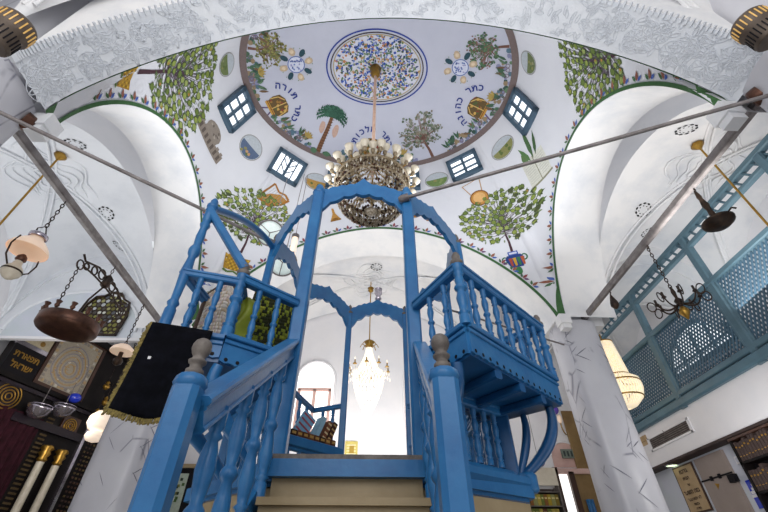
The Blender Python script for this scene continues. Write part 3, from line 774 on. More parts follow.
# round dark plugs at the front pillars
for sg, x, y in ((-1, -3.3, 2.1), (1, 3.42, 1.6)):
    mb = MB(); d = Vector((-sg*.5, 1, -.05)).normalized()
    mb.lathe([(.09, 0), (.09, .07), (.075, .09), (.065, .07), (0, .07)], (x-.0, y, 4.12), 'copper', 18, axis=d)
    o = mb.build('round_vent'); tag(o, ('dark round vent plug on the %s front pillar' % ('left' if sg < 0 else 'right')), 'vent')
# slotted brown lamp drums high on the near side of the front pillars
for sg, x, y, z, ln in ((-1, -2.62, 1.2, 3.76, 'left'), (1, 2.95, 1.08, 4.08, 'right')):
    t = thing('slotted_uplight', 'brown slotted metal drum lamp high on the %s front pillar' % ln, 'lamp', (x, y, z))
    mb = MB(); d = Vector((-sg*.25, -.1, 1)).normalized()
    mb.lathe([(r_*.5, z_*.5) for r_, z_ in [(.2, -.3), (.22, -.28), (.22, -.02), (.25, 0), (.25, .22), (.22, .26), (0, .24)]], (x, y, z), 'drum', 24, axis=d); mb.build('drum', t)
    mb = MB(); u = d.orthogonal().normalized(); w = d.cross(u)
    for i in range(24):
        a = 2*PI*i/24; e = u*math.cos(a)+w*math.sin(a); c = Vector((x, y, z))
        mb.obox(c+e*.126+d*.055, (e, d, e.cross(d)), (.003, .04, .004), 'slot')
        mb.obox(c+e*.111-d*.075, (e, d, e.cross(d)), (.003, .045, .004), 'black')
    mb.build('slots', t, label='lit vertical slots')

# ------------------------------------------------------------------ tie bars and thin rods
for sg, ya, yb, ln in ((-1, 2.0, 6.4, 'left'), (1, 1.4, 5.9, 'right')):
    mb = MB(); x = sg*3.66
    mb.bar((x, ya, 4.33), (x, yb, 4.33), .075, .1, 'iron')
    tag(mb.build('tie_bar'), 'heavy grey iron tie bar between the %s pillars' % ln, 'tie bar')
def rod(p, q, r, label):
    mb = MB(); mb.tube([p, lerp(p, q, .5), q], r, 'iron', 8); d = (Vector(q)-Vector(p)).normalized()
    mb.lathe([(r*2.2, -.04), (r*2.2, .03), (r*1.3, .06)], q, 'iron', 8, axis=d)
    return tag(mb.build('thin_rod'), label, 'rod')
rod((-3.3, 1.8, 3.85), (-1.14, 3.32, 3.74), .018, 'thin grey rod from left front pillar to the bimah canopy')
rod((3.3, 1.5, 3.9), (.30, 2.56, 3.68), .018, 'thin grey rod from right front pillar to the front canopy post')
rod((3.3, 5.9, 3.9), (.97, 4.24, 3.5), .014, 'thin rod behind the right balcony, running to right rear pillar')
# ------------------------------------------------------------------ bimah
PT = dict(FL=(-.55, 2.64), FR=(.33, 2.64), R1=(.95, 3.28), R2=(.97, 4.18), BR=(.48, 4.8), B=(-.3, 4.8), L2=(-.9, 4.2), L1=(-1.1, 3.35))
ORDER = ['FL', 'FR', 'R1', 'R2', 'BR', 'B', 'L2', 'L1']
bim = thing('bimah', 'tall blue painted wooden bimah with canopy, railed side balconies and front stairs', 'bimah', (-.1, 3.7, 0))
pc = Vector((-.03, 3.72))
def off2(p, d): v = Vector(p); q = (v-pc).normalized(); return tuple(v+q*d)
BASE = [(-.6, 2.6), (.4, 2.6), (1.1, 3.06), (1.12, 4.25), (.55, 4.92), (-.36, 4.92), (-1.02, 4.3), (-1.24, 3.28)]
mb = MB(); mb.prism(BASE, 0, 1.21, 'wood'); mb.build('base_panel', bim, label='pale pine boarded base under the blue platform')
mb = MB()
for z0, z1, d in ((1.2, 1.23, .15), (1.23, 1.31, .19), (1.31, 1.34, .16)): mb.prism([off2(p, d-.15) for p in BASE], z0, z1, 'blue')
mb.build('platform_beam', bim)
mb = MB(); mb.prism([off2(PT[k], .05) for k in ORDER], 1.34, 1.36, 'wood'); mb.build('platform_floor', bim, label='bare wood platform floor')
mb = MB(); mb.box(-.58, .37, 2.52, 2.68, 1.335, 1.365, 'bare'); mb.build('threshold', bim, label='worn grey threshold strip at the stair head')
mb = MB(); mb.box(-.56, .36, 2.5, 2.6, 1.245, 1.335, 'blue'); mb.build('riser_board', bim)
# posts
def post(a, w, z1, name='canopy_post'):
    x, y = a; mb = MB(); mb.bar((x, y, 1.34), (x, y, z1), w, w, 'blue', (0, 1, 0), bev=.14)
    o = mb.build(name, bim); f = MB()
    f.lathe([(w*.5, 0), (w*.62, .015), (w*.62, .03), (w*.3, .05), (w*.42, .09), (w*.3, .13), (.004, .16)], (x, y, z1), 'bare' if a != PT['FL'] and a != PT['FR'] else 'blue', 12)
    f.build('finial', o, label='turned wooden finial')
for k in ORDER: post(PT[k], .105 if k in ('FL', 'FR') else .075, 3.78 if k in ('FL', 'FR') else 3.74)
# scalloped canopy arches
def canopy(a, b, name='canopy_arch', low0=3.46, rise=.34, up0=3.8, uprise=.13, tip=.07):
    p, q = Vector(PT[a]), Vector(PT[b]); L = (q-p).length; n = 72; lo, hi = [], []
    for i in range(n+1):
        s = i/n; xy = p+(q-p)*s
        cusp = .03*abs(math.sin(PI*7*s))
        zl = low0+rise*(math.sin(PI*s)**.62)-cusp
        st = .018*(1-abs(((s*10) % 1)*2-1)) if abs(s-.5) > .1 else 0
        zu = up0+uprise*math.sin(PI*s)**.8+st
        e = max(0, 1-abs(s-.5)/.13); zu += tip*e**1.5
        lo.append((xy.x, xy.y, min(zl, zu-.06))); hi.append((xy.x, xy.y, zu))
    d = (q-p).normalized(); mb = MB(); mb.strip(lo, hi, (-d.y*.04, d.x*.04, 0), 'blue')
    return mb.build(name, bim)
for i in range(8): canopy(ORDER[i], ORDER[(i+1) % 8], tip=.1 if i == 0 else .07, rise=.345 if i == 0 else .31, uprise=.14 if i == 0 else .13)
mb = MB(); mb.lathe([(.02, 0), (.05, .03), (.03, .08), (.06, .13), (.05, .18), (.06, .2)], (.1, 4.8, 3.98), 'silver', 12); mb.build('crown_ornament', bim, label='small silver ornament on the rear arch')
# balusters (unit height lathe)
def baluster_mesh():
    mb = MB()
    pr = [(.026, 0), (.026, .1), (.018, .115), (.03, .135), (.018, .155), (.022, .19), (.031, .27), (.026, .36), (.018, .44), (.027, .46), (.032, .485), (.027, .51), (.018, .53),
          (.024, .6), (.03, .68), (.026, .76), (.017, .82), (.029, .84), (.018, .865), (.026, .885), (.026, 1)]
    mb.lathe(pr, (0, 0, 0), 'blue', 12); return mb
bal0 = [None]
def baluster(x, y, z0, z1, k=1.):
    k *= .8
    if bal0[0] is None:
        o = baluster_mesh().build('baluster', bim, origin=(0, 0, 0)); bal0[0] = o
    else: o = copy_at(bal0[0], (0, 0, 0), bim)
    o.location = (x-bim.location.x, y-bim.location.y, z0); o.scale = (k, k, z1-z0)
def railrun(a, b, z, n, z0, w=.07, h=.055, k=1., za=None, ends=False):
    a, b = Vector(a), Vector(b); mb = MB(); zb = z; za = za or z
    mb.bar((a.x, a.y, za), (b.x, b.y, zb), w, h, 'blue'); mb.bar((a.x, a.y, za+h*.45), (b.x, b.y, zb+h*.45), w*1.25, .02, 'blue'); mb.build('handrail', bim)
    for i in range(n):
        t = (i+1)/(n+1); p = a+(b-a)*t; baluster(p.x, p.y, z0, za+(zb-za)*t-h*.45, k)
# aprons with scalloped lower edge and a row of dark pierced holes
def apron(a, b, z0, z1, cap=True):
    a, b = Vector(a), Vector(b); d = (b-a); L = d.length; d.normalize(); n = max(8, int(L/.035))*2; lo, hi = [], []
    nn = Vector((d.y, -d.x))
    for i in range(n+1):
        p = a+d*(L*i/n); zz = z0+.02+.009*abs(math.cos(PI*i/4))
        lo.append((p.x, p.y, zz)); hi.append((p.x, p.y, z1))
    mb = MB(); mb.strip(lo, hi, (nn.x*.03, nn.y*.03, 0), 'blue')
    mb.bar((a.x, a.y, z1), (b.x, b.y, z1), .075, .035, 'blue'); mb.bar((a.x+nn.x*.012, a.y+nn.y*.012, z1-.04), (b.x+nn.x*.012, b.y+nn.y*.012, z1-.04), .03, .025, 'blue')
    o = mb.build('apron', bim); h = MB(); m = int(L/.075)
    for i in range(m):
        p = a+d*(L*(i+.5)/m)+nn*.017
        for sgn in (1, -1):
            q = p if sgn == 1 else p-nn*.034
            h.lathe([(.013, 0), (.0, .002)], (q.x, q.y, z0+.045), 'black', 8, axis=(nn.x*sgn, nn.y*sgn, 0))
    h.build('pierced_holes', o, label='row of dark pierced holes')
def bez(p, n=14):
    P = [Vector(q) for q in p]; out = []
    for i in range(n+1):
        t = i/n; a = [P[j]*1. for j in range(len(P))]
        while len(a) > 1: a = [a[j]*(1-t)+a[j+1]*t for j in range(len(a)-1)]
        out.append(a[0])
    return out
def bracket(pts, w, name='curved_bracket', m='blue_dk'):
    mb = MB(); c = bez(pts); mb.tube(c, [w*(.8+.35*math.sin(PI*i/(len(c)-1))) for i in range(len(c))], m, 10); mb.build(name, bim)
# right balcony
C_, E_ = (.585, 2.1), (1.43, 2.9)
FRo = (.35, 2.58)
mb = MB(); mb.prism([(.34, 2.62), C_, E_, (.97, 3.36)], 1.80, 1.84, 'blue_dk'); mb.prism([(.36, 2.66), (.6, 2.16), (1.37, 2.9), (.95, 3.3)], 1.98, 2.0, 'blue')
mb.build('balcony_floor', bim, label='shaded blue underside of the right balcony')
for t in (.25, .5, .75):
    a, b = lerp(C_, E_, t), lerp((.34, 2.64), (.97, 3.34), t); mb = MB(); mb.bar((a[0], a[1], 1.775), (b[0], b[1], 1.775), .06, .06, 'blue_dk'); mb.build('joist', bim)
apron(FRo, C_, 1.79, 2.0); apron(C_, E_, 1.79, 2.0); apron(E_, (.99, 3.38), 1.79, 2.0)
def corner_post(x, y, z0, z1, k, fin='bare', name='corner_post'):
    mb = MB(); h = z1-z0
    pr = [(.042, 0), (.042, .14), (.03, .16), (.046, .185), (.03, .21), (.034, .3), (.044, .42), (.034, .5), (.03, .54), (.046, .565), (.05, .59), (.046, .615), (.03, .64), (.038, .72), (.03, .8), (.046, .83), (.03, .86), (.044, .88), (.044, 1)]
    mb.lathe([(r*k, z*h) for r, z in pr], (x, y, z0), 'blue', 14); o = mb.build(name, bim)
    f = MB(); f.lathe([(.04*k, 0), (.052*k, .012), (.052*k, .03), (.03*k, .045), (.036*k, .08), (.02*k, .11), (.002, .12)], (x, y, z1), fin, 12); f.build('finial', o, label='worn bare wood finial')
corner_post(C_[0], C_[1], 2.0, 2.47, .85); corner_post(E_[0], E_[1], 2.0, 2.47, .8)
railrun(FRo, C_, 2.44, 2, 2.0); railrun(C_, E_, 2.44, 7, 2.0); railrun(E_, (.98, 3.34), 2.44, 3, 2.0)
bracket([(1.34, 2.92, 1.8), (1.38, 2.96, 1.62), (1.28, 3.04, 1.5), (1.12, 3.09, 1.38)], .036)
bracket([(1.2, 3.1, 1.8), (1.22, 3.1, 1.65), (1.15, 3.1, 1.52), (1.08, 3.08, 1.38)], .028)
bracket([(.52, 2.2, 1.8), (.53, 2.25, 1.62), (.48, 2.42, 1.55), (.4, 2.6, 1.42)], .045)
mb = MB(); mb.bar((.45, 2.6, 1.33), (1.12, 3.08, 1.33), .1, .1, 'blue', bev=.3); mb.lathe([(0, 0), (.045, 0), (.065, .02), (.065, .11), (.045, .13), (0, .13)], (1.13, 3.09, 1.265), 'blue', 18); mb.build('outer_beam', bim)
# lower railings between platform and balconies
railrun((.47, 2.63), (1.0, 3.0), 1.77, 5, 1.39, k=1.05)
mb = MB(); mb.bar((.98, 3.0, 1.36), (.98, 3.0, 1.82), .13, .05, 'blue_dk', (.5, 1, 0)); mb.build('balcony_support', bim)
railrun(PT['R1'], PT['R2'], 2.44, 5, 2.0); railrun(PT['R2'], PT['BR'], 2.44, 4, 2.0)
apron(PT['R2'], PT['R1'], 1.85, 2.0); apron(PT['BR'], PT['R2'], 1.85, 2.0)
railrun(PT['R1'], PT['R2'], 1.88, 5, 1.34); railrun(PT['R2'], PT['BR'], 1.88, 4, 1.34)
# left balcony
A_, T_ = (-.93, 2.3), (-1.3, 2.2)
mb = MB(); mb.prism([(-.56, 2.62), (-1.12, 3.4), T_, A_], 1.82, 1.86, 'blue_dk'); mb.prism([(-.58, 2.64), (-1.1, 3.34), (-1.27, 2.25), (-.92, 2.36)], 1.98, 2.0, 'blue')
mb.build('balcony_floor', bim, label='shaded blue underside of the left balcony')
apron(A_, (-.57, 2.58), 1.8, 2.0); apron((-1.36, 2.18), A_, 1.82, 1.98); apron((-1.14, 3.4), (-1.34, 2.2), 1.82, 1.98)
corner_post(A_[0], A_[1], 1.99, 2.49, .9); corner_post(T_[0]+.01, T_[1]+.01, 1.98, 3.08, .85, 'blue', 'tall_corner_post')
railrun(A_, (-.58, 2.6), 2.45, 2, 2.0); railrun(T_, A_, 2.42, 2, 1.98, .055, .045)
railrun((-1.12, 3.36), T_, 2.42, 4, 1.98, .055, .045); railrun((-1.0, 2.75), A_, 2.42, 3, 1.98, .05, .04)
mb = MB(); mb.bar((T_[0], T_[1], 3.06), (A_[0], A_[1], 2.55), .06, .06, 'blue'); mb.build('slanting_brace', bim)
mb = MB(); c = bez([(T_[0], T_[1], 3.08), (-1.25, 2.6, 3.42), (-1.18, 3.0, 3.66), (-1.1, 3.35, 3.66)]); mb.tube(c, .032, 'blue', 8); mb.build('curved_arm', bim)
bracket([(-.92, 2.3, 1.8), (-.98, 2.3, 1.62), (-.86, 2.4, 1.55), (-.7, 2.6, 1.35)], .04, m='blue')
bracket([(-1.22, 2.35, 1.82), (-1.3, 2.4, 1.6), (-1.1, 2.8, 1.55), (-.95, 2.95, 1.33)], .04, m='blue')
railrun((-.6, 2.7), (-1.08, 3.3), 1.78, 5, 1.34, k=1.05)
railrun(PT['L1'], PT['L2'], 2.44, 5, 2.0); railrun(PT['L1'], PT['L2'], 1.9, 5, 1.34)
apron(PT['L1'], PT['L2'], 1.85, 2.02)
# book rail at the back left
K_ = (-.68, 4.98); railrun(PT['L2'], K_, 2.45, 3, 1.97, .05, .04); railrun(K_, PT['B'], 2.45, 2, 1.97, .05, .04); railrun(PT['L2'], PT['B'], 1.86, 5, 1.34, .05, .05)
mb = MB(); mb.prism([PT['L2'], PT['B'], K_], 1.9, 1.96, 'blue'); mb.build('balcony_floor', bim)
mb = MB(); a, b = Vector(PT['L2']), Vector(PT['B']); mb.bar((a.x, a.y, 1.92), (b.x, b.y, 1.92), .1, .1, 'blue', bev=.1); mb.build('book_ledge', bim)
# stairs
for i in range(1, 6):
    z = 1.315-.2*i; y = 2.6-.26*i
    mb = MB(); mb.box(-.55, .33, y-.03, y+.28, z-.035, z, 'wood'); mb.build('tread', bim, label='pale pine stair tread')
    mb = MB(); mb.box(-.54, .32, y+.0, y+.02, z-.2 if z > .25 else 0, z-.035, 'wood'); mb.build('riser', bim, label='pale pine stair riser')
mb = MB(); mb.box(-.54, .32, 2.56, 2.58, 1.08, 1.25, 'wood'); mb.build('riser', bim, label='pale pine stair riser')
for x, ln in ((-.595, 'l'), (.37, 'r')):
    mb = MB()
    lo = [(x, 1.25, 0), (x, 2.7, .95)]; hi = [(x, 1.25, .38), (x, 2.7, 1.36)]
    mb.strip(lo, hi, (.045, 0, 0), 'blue'); mb.build('stringer', bim)
def newel(x, y, z1):
    mb = MB(); mb.bar((x, y, 0), (x, y, z1-.15), .096, .096, 'blue', (0, 1, 0), bev=.2)
    mb.lathe([(.048, 0), (.06, .02), (.054, .045), (.036, .055)], (x, y, z1-.155), 'blue', 8)
    o = mb.build('newel_post', bim); f = MB()
    f.lathe([(r_*.64, z_*.72) for r_, z_ in [(.045, -.002), (.05, .01), (.05, .025), (.034, .035), (.036, .055), (.05, .065), (.052, .075), (.036, .085), (.034, .1), (.048, .118), (.056, .14), (.054, .165), (.044, .185), (.03, .196), (0, .2)]], (x, y, z1-.1), 'bare', 18)
    f.build('finial', o, label='bare grey wooden knob finial')
newel(-.64, 1.4, 1.45); newel(.275, 1.4, 1.49)
def stair_rail(x0, x1):
    a, b = Vector((x0, 1.45, 1.22)), Vector((x1, 2.62, 2.08)); mb = MB()
    d = (b-a).normalized(); up = Vector((1, 0, 0)).cross(d).normalized()
    if up.z < 0: up = -up
    mb.bar(a, b, .05, .12, 'blue', up, bev=.1); mb.bar(a+up*.055, b+up*.055, .1, .035, 'blue', up, bev=.3); mb.bar(a+up*.03, b+up*.03, .07, .02, 'blue', up, bev=.3)
    mb.bar(a-up*.045, b-up*.045, .065, .02, 'blue', up, bev=.3)
    mb.build('stair_handrail', bim)
    for i in range(4):
        t = (i+.75)/4.5; p = a+(b-a)*t; baluster(p.x, p.y, .34+.68*(p.y-1.25)/1.0*.97, p.z-.04, 1.55)
stair_rail(-.605, -.56); stair_rail(.285, .36)

# cloths, books and a chair back on the bimah
def cloth_sheet(name, f, nu, nv, m, thick=.012, col=None):
    mb = MB(); rows = [[f(i/nu, j/nv) for i in range(nu+1)] for j in range(nv+1)]
    mb.grid(rows, m); o = mb.build(name)
    md = o.modifiers.new('solid', 'SOLIDIFY'); md.thickness = thick; md.offset = 0
    return o
def velvet(u, v):
    x = -1.315+.33*u-.02*v; y = 2.13+.1*u-.02*v+.015*math.sin(9*u+3*v)*v; return (x, y, 1.99-.52*v-.03*math.sin(PI*u)*v)
vt = thing('velvet_cloth', 'black velvet cloth with gold fringe hanging below the left balcony', 'cloth', (-1.25, 2.16, 1.5))
mb = MB(); mb.grid([[velvet(i/16, j/16) for i in range(17)] for j in range(17)], 'velvet'); o = mb.build('cloth_panel', vt); md = o.modifiers.new('solid', 'SOLIDIFY'); md.thickness = .012
mb = MB()
edge_pts = [(0, j/40) for j in range(41)]+[(i/32, 1) for i in range(1, 33)]
for (u, v) in edge_pts:
    p = Vector(velvet(u, v)); 
    for k in range(3):
        q = p+Vector((R.uniform(-.008, .008)-(.02 if u == 0 else 0), -.008, -R.uniform(.02, .035))); mb.tube([p+Vector((R.uniform(-.006, .006), -.006, 0)), q], .005, 'fringe', 4)
mb.build('fringe', vt, label='short gold fringe')
mb = MB(); c = Vector(velvet(.22, .42)); mb.obox(c+Vector((0, -.012, 0)), ((1, .2, 0), (0, 0, 1), (-.2, 1, 0)), (.008, .008, .002), 'wall'); mb.build('paper_tag', vt, label='small white tag')
# patterned green cover standing behind the front left rail
def cover(u, v):
    x = -.93+.36*u; y = 2.62+.22*u+.04*v; z = 2.0+.66*v+.03*math.sin(PI*u)
    return (x, y+.03*math.sin(6*u)*math.sin(3*v), z)
mb = MB(); n = 22
for j in range(n):
    for i in range(n):
        q = [cover(i/n, j/n), cover((i+1)/n, j/n), cover((i+1)/n, (j+1)/n), cover(i/n, (j+1)/n)]
        cx_, cy_ = (i+.5)/n*3 % 1-.5, (j+.5)/n*3.6 % 1-.5; d = abs(cx_)+abs(cy_)
        c = '#8c8f2e' if d < .22 else '#1f2413' if d < .42 else '#6f7a26' if d < .55 else '#2c3018'
        if j < 4 or (R.random() < .08): c = '#7d8328'
        mb.add(q, [(0, 1, 2, 3)], 'cloth_print', hx(c), True)
o = mb.build('patterned_cover'); md = o.modifiers.new('solid', 'SOLIDIFY'); md.thickness = .04
tag(o, 'green and black patterned cloth cover behind the front left balcony rail', 'cloth')
o = cloth_sheet('satin_drape', lambda u, v: (-.99+.13*u+.03*math.sin(7*v), 2.44+.1*u+.02*math.sin(8*u), 2.42-.42*v*(1-.15*u)), 10, 10, 'green_cloth'); tag(o, 'yellow green satin drape hanging beside the balcony corner post', 'cloth')
mb = MB(); n = 20
def broc(u, v): return (-1.24+.22*u, 2.5+.03*math.sin(5*u)+.06*u, 2.0+.62*v*(1-.25*(2*u-1)**2)+.0)
for j in range(n):
    for i in range(n):
        q = [broc(i/n, j/n), broc((i+1)/n, j/n), broc((i+1)/n, (j+1)/n), broc(i/n, (j+1)/n)]
        e = max(abs(2*(i+.5)/n-1), (j+.5)/n); c = '#5a4a42' if e > .93 else R.choice(('#cfc6bc', '#c9bdb4', '#bfa9a8', '#d6d0c8', '#b9a890'))
        mb.add(q, [(0, 1, 2, 3)], 'cloth_print', hx(c), True)
o = mb.build('brocade_chair_back'); md = o.modifiers.new('solid', 'SOLIDIFY'); md.thickness = .05
tag(o, 'rounded pale brocade chair back inside the left balcony', 'chair')
# books at the back left ledge
def book(p, d, n_, w, h, t, tilt, cover_, pages, label, stripes=None, group=None):
    """standing book: base centre p, spine direction d (horizontal along the ledge), n_ towards the viewer"""
    d, n_ = Vector(d).normalized(), Vector(n_).normalized(); up = Vector((0, 0, 1))
    dd = (d*math.cos(tilt)+up*math.sin(tilt)).normalized(); uu = (up*math.cos(tilt)-d*math.sin(tilt)).normalized()
    p = Vector(p); r = thing('book', label, 'book', tuple(p), group)
    c = p+uu*h/2
    mb = MB()
    for s_ in (-1, 1): mb.obox(c+dd*(t/2-.003)*s_, (dd, n_, uu), (.003, w/2, h/2), 'paint', hx(cover_))
    mb.obox(c+n_*(w/2-.002), (dd, n_, uu), (t/2, .004, h/2), 'paint', hx(cover_))
    if stripes:
        for k in range(5): mb.obox(c+n_*(w/2+.003)+uu*h*(-.38+.19*k), (dd, n_, uu), (t/2, .002, h*.03), 'paint', hx(stripes))
    mb.build('cover', r)
    pg = MB(); pg.obox(c-n_*.006, (dd, n_, uu), (t/2-.006, w/2-.006, h/2-.008), 'paint', hx(pages)); pg.build('pages', r)
    return r
a, b = Vector(PT['L2']), Vector(PT['B']); dl = (b-a).normalized(); nl = Vector((dl.y, -dl.x)); 
def led(t, z=1.975): q = a+(b-a)*t-nl*.11; return (q.x, q.y, z)
d3, n3 = (dl.x, dl.y, 0), (nl.x, nl.y, 0)
book(led(.14), d3, n3, .12, .26, .045, 0, '#7d3a2c', '#d8ccb0', 'dark red book at the left end of the rear ledge')
book(led(.34), d3, n3, .05, .33, .17, -.5, '#7aa8c8', '#c8dbe6', 'large pale blue book leaning on the rear ledge', '#a04a58')
book(led(.58), d3, n3, .12, .33, .05, -.42, '#8fb4c8', '#dfe6e6', 'slim pale blue book leaning beside the large one')
book(led(.70), d3, n3, .12, .3, .05, -.42, '#7a4a34', '#d8c8a8', 'brown book with pale bands leaning on the rear ledge', '#d8c49a')
book(led(.80), d3, n3, .12, .3, .055, -.4, '#4a2c22', '#d8c8a8', 'dark brown banded book, rightmost of the leaning ones', '#c9a46a')
for i in range(9):
    t = .1+.09*i; q = a+(b-a)*t+nl*.0
    mb = MB(); c_ = R.choice(('#5a3424', '#70492c', '#3c2c20', '#7a5a34', '#63402c'))
    mb.obox((q.x, q.y, 2.0), (d3, n3, (0, 0, 1)), (.034, .04, .03), 'paint', hx(c_)); mb.obox((q.x+nl.x*.042, q.y+nl.y*.042, 2.0), (d3, n3, (0, 0, 1)), (.024, .003, .012), 'paint', hx('#b08a4a'))
    tag(mb.build('prayer_book'), 'small brown prayer book lying in the row along the rear ledge', 'book', 'small prayer books lying on the rear ledge')
# ------------------------------------------------------------------ hanging lamps
def chain(mb, p, q, m='iron_dk', link=.05, r=.006):
    p, q = Vector(p), Vector(q); L = (q-p).length; n = max(2, int(L/link)); d = (q-p).normalized(); u = d.orthogonal().normalized(); w = d.cross(u)
    for i in range(n):
        c = p+d*(L*(i+.5)/n); s_ = u if i % 2 else w
        mb.tube([c+d*math.cos(a)*link*.66+s_*math.sin(a)*link*.3 for a in [2*PI*k/8 for k in range(9)]], r, m, 5, cap=False)
def ring_pts(c, r, n=40): return [(c[0]+r*math.cos(2*PI*i/n), c[1]+r*math.sin(2*PI*i/n), c[2]) for i in range(n+1)]
# great chandelier under the dome
gx, gy, gz = -.03, 3.73, 5.3
ch = thing('chandelier', 'great round crystal chandelier hanging under the painted dome', 'chandelier', (gx, gy, 4.85))
mb = MB(); mb.tube([(gx, gy, 5.5), (gx, gy-.02, 8.9)], .028, 'rod_pink', 10); mb.build('rod', ch, label='pale pink sleeved rod')
mb = MB(); mb.lathe([(.0, 0), (.04, .02), (.1, .12), (.08, .25), (.12, .32), (.06, .36)], (gx, gy-.02, 8.62), 'brass', 14); mb.build('ceiling_cup', ch)
mb = MB()
for r, z, t in ((.53, 5.26, .028), (.5, 5.06, .022), (.38, 5.42, .02), (.22, 5.56, .02)): mb.tube(ring_pts((gx, gy, z), r), t, 'bronze', 8, cap=False)
for i in range(12):
    a = 2*PI*i/12; f = lambda r, z: (gx+r*math.cos(a), gy+r*math.sin(a), z)
    mb.tube([f(.05, 5.68), f(.22, 5.58), f(.38, 5.42), f(.53, 5.26)], .012, 'brass', 6)
mb.build('frame', ch)
cup0 = None; R.seed(5)
for tier, (n, r, z, ph) in enumerate(((18, .62, 5.3, 0), (18, .5, 5.42, .5), (8, .3, 5.56, 0))):
    for i in range(n):
        a = 2*PI*(i+ph)/n; c, s_ = math.cos(a), math.sin(a)
        if cup0 is None:
            m2 = MB(); m2.lathe([(.012, -.02), (.022, 0), (.042, .03), (.058, .07), (.066, .1), (.058, .095), (.036, .04), (.02, .02)], (0, 0, 0), 'milk', 14, cap=False)
            m2.lathe([(.016, -.06), (.03, -.04), (.03, -.005), (.018, .03), (0, .05)], (0, 0, 0), 'bronze', 8)
            m2.tube([(-.1, 0, -.06), (-.05, 0, -.09), (0, 0, -.05)], .009, 'brass', 6)
            cup0 = m2.build('lamp_cup', ch, origin=(0, 0, 0)); o = cup0
        else: o = copy_at(cup0, (0, 0, 0), ch)
        o.location = Vector((gx+r*c, gy+r*s_, z+.03))-ch.location; o.rotation_euler = (0, .35, a)
mb = MB()
for ring_i in range(9):
    r = .5*math.cos(ring_i/9*PI/2*.96); z = 5.05-.33*math.sin(ring_i/9*PI/2); n = max(6, int(r*2*PI/.036))
    for i in range(n):
        a = 2*PI*(i+.5*(ring_i % 2))/n; m_ = R.choice(('crystal_smoke', 'crystal_smoke', 'bronze', 'crystal_smoke', 'bronze', 'copper', 'iron_dk'))
        mb.octa((gx+r*math.cos(a), gy+r*math.sin(a), z+R.uniform(-.01, .01)), .02, .04, m_)
for ring_i in range(5):
    r = .53-.07*ring_i; z = 5.22+.07*ring_i; n = int(r*2*PI/.05)
    for i in range(n):
        a = 2*PI*i/n; mb.octa((gx+r*math.cos(a), gy+r*math.sin(a), z+R.uniform(-.02, .02)), .018, .045, R.choice(('crystal_smoke', 'bronze', 'bronze', 'copper')))
for ring_i in range(4):
    for i in range(70):
        a = 2*PI*i/70; r = .52-.006*ring_i; mb.octa((gx+r*math.cos(a), gy+r*math.sin(a), 5.08+.05*ring_i), .018, .035, R.choice(('crystal_smoke', 'bronze', 'bronze', 'copper')))
mb.lathe([(.05, .0), (.09, -.02), (.06, -.06), (0, -.08)], (gx, gy, 4.74), 'crystal_smoke', 10)
o = mb.build('crystal_bowl', ch, label='shallow bowl of smoky crystal beads'); o['kind'] = 'stuff'
d0 = None
for i in range(16):
    a = 2*PI*i/16+.1
    if d0 is None: m2 = MB(); m2.octa((0, 0, 0), .016, .06, 'crystal'); d0 = m2.build('crystal_drop', ch, origin=(0, 0, 0)); o = d0
    else: o = copy_at(d0, (0, 0, 0), ch)
    o.location = Vector((gx+.55*math.cos(a), gy+.55*math.sin(a), 5.18))-ch.location
# lit crystal chandelier before the rear wall
rx_, ry_ = -.02, 7.9
t = thing('crystal_chandelier', 'glowing crystal chandelier hanging before the rear wall', 'chandelier', (rx_, ry_, 3.4))
mb = MB(); mb.tube([(rx_, ry_, 4.95), (rx_, ry_, 6.62)], .012, 'brass', 8); mb.lathe([(.02, 0), (.07, .05), (.03, .1), (.08, .12), (.02, .16)], (rx_, ry_, 6.3), 'brass', 12); mb.build('rod', t)
mb = MB(); mb.lathe([(.03, 0), (.1, .05), (.06, .1), (.12, .14), (.03, .2)], (rx_, ry_, 4.82), 'brass', 12)
for i in range(8):
    a = 2*PI*i/8; mb.tube([(rx_+.06*math.cos(a), ry_+.06*math.sin(a), 4.85), (rx_+.16*math.cos(a), ry_+.16*math.sin(a), 4.92), (rx_+.2*math.cos(a), ry_+.2*math.sin(a), 4.84)], .01, 'brass', 5)
mb.build('brass_crown', t, label='brass leaf crown')
mb = MB()
for k in range(16):
    f = k/15; r = .06+.2*f**1.5; z = 4.8-.55*f; n = int(8+r*60)
    for i in range(n): a = 2*PI*(i+.5*(k % 2))/n; mb.octa((rx_+r*math.cos(a), ry_+r*math.sin(a), z), .018, .03, 'crystal_lit')
for k in range(14):
    f = k/13; r = .3*math.cos(f*PI/2*.93)+.015; z = 4.2-.8*f; n = int(6+r*60)
    for i in range(n): a = 2*PI*(i+.5*(k % 2))/n; mb.octa((rx_+r*math.cos(a), ry_+r*math.sin(a), z), .022, .045, 'crystal_lit')
o = mb.build('crystal_strings', t, label='bright strings of lit crystal'); o['kind'] = 'stuff'
a0 = None
for i in range(10):
    if a0 is None:
        m2 = MB(); m2.tube([(.1, 0, -.05), (.24, 0, -.14), (.38, 0, -.08), (.42, 0, 0)], .012, 'crystal', 6); m2.lathe([(.015, 0), (.045, .01), (.03, .03), (.014, .03), (.014, .1)], (.42, 0, 0), 'brass', 8); m2.lathe([(.012, .1), (.02, .13), (0, .18)], (.42, 0, 0), 'crystal_lit', 8)
        for q in range(3): m2.octa((.36+.05*q, 0, -.1-.03*q), .014, .05, 'crystal_lit')
        a0 = m2.build('arm', t, origin=(0, 0, 0)); o = a0
    else: o = copy_at(a0, (0, 0, 0), t)
    o.location = Vector((rx_, ry_, 4.3))-t.location; o.rotation_euler = (0, 0, 2*PI*i/10+.2)
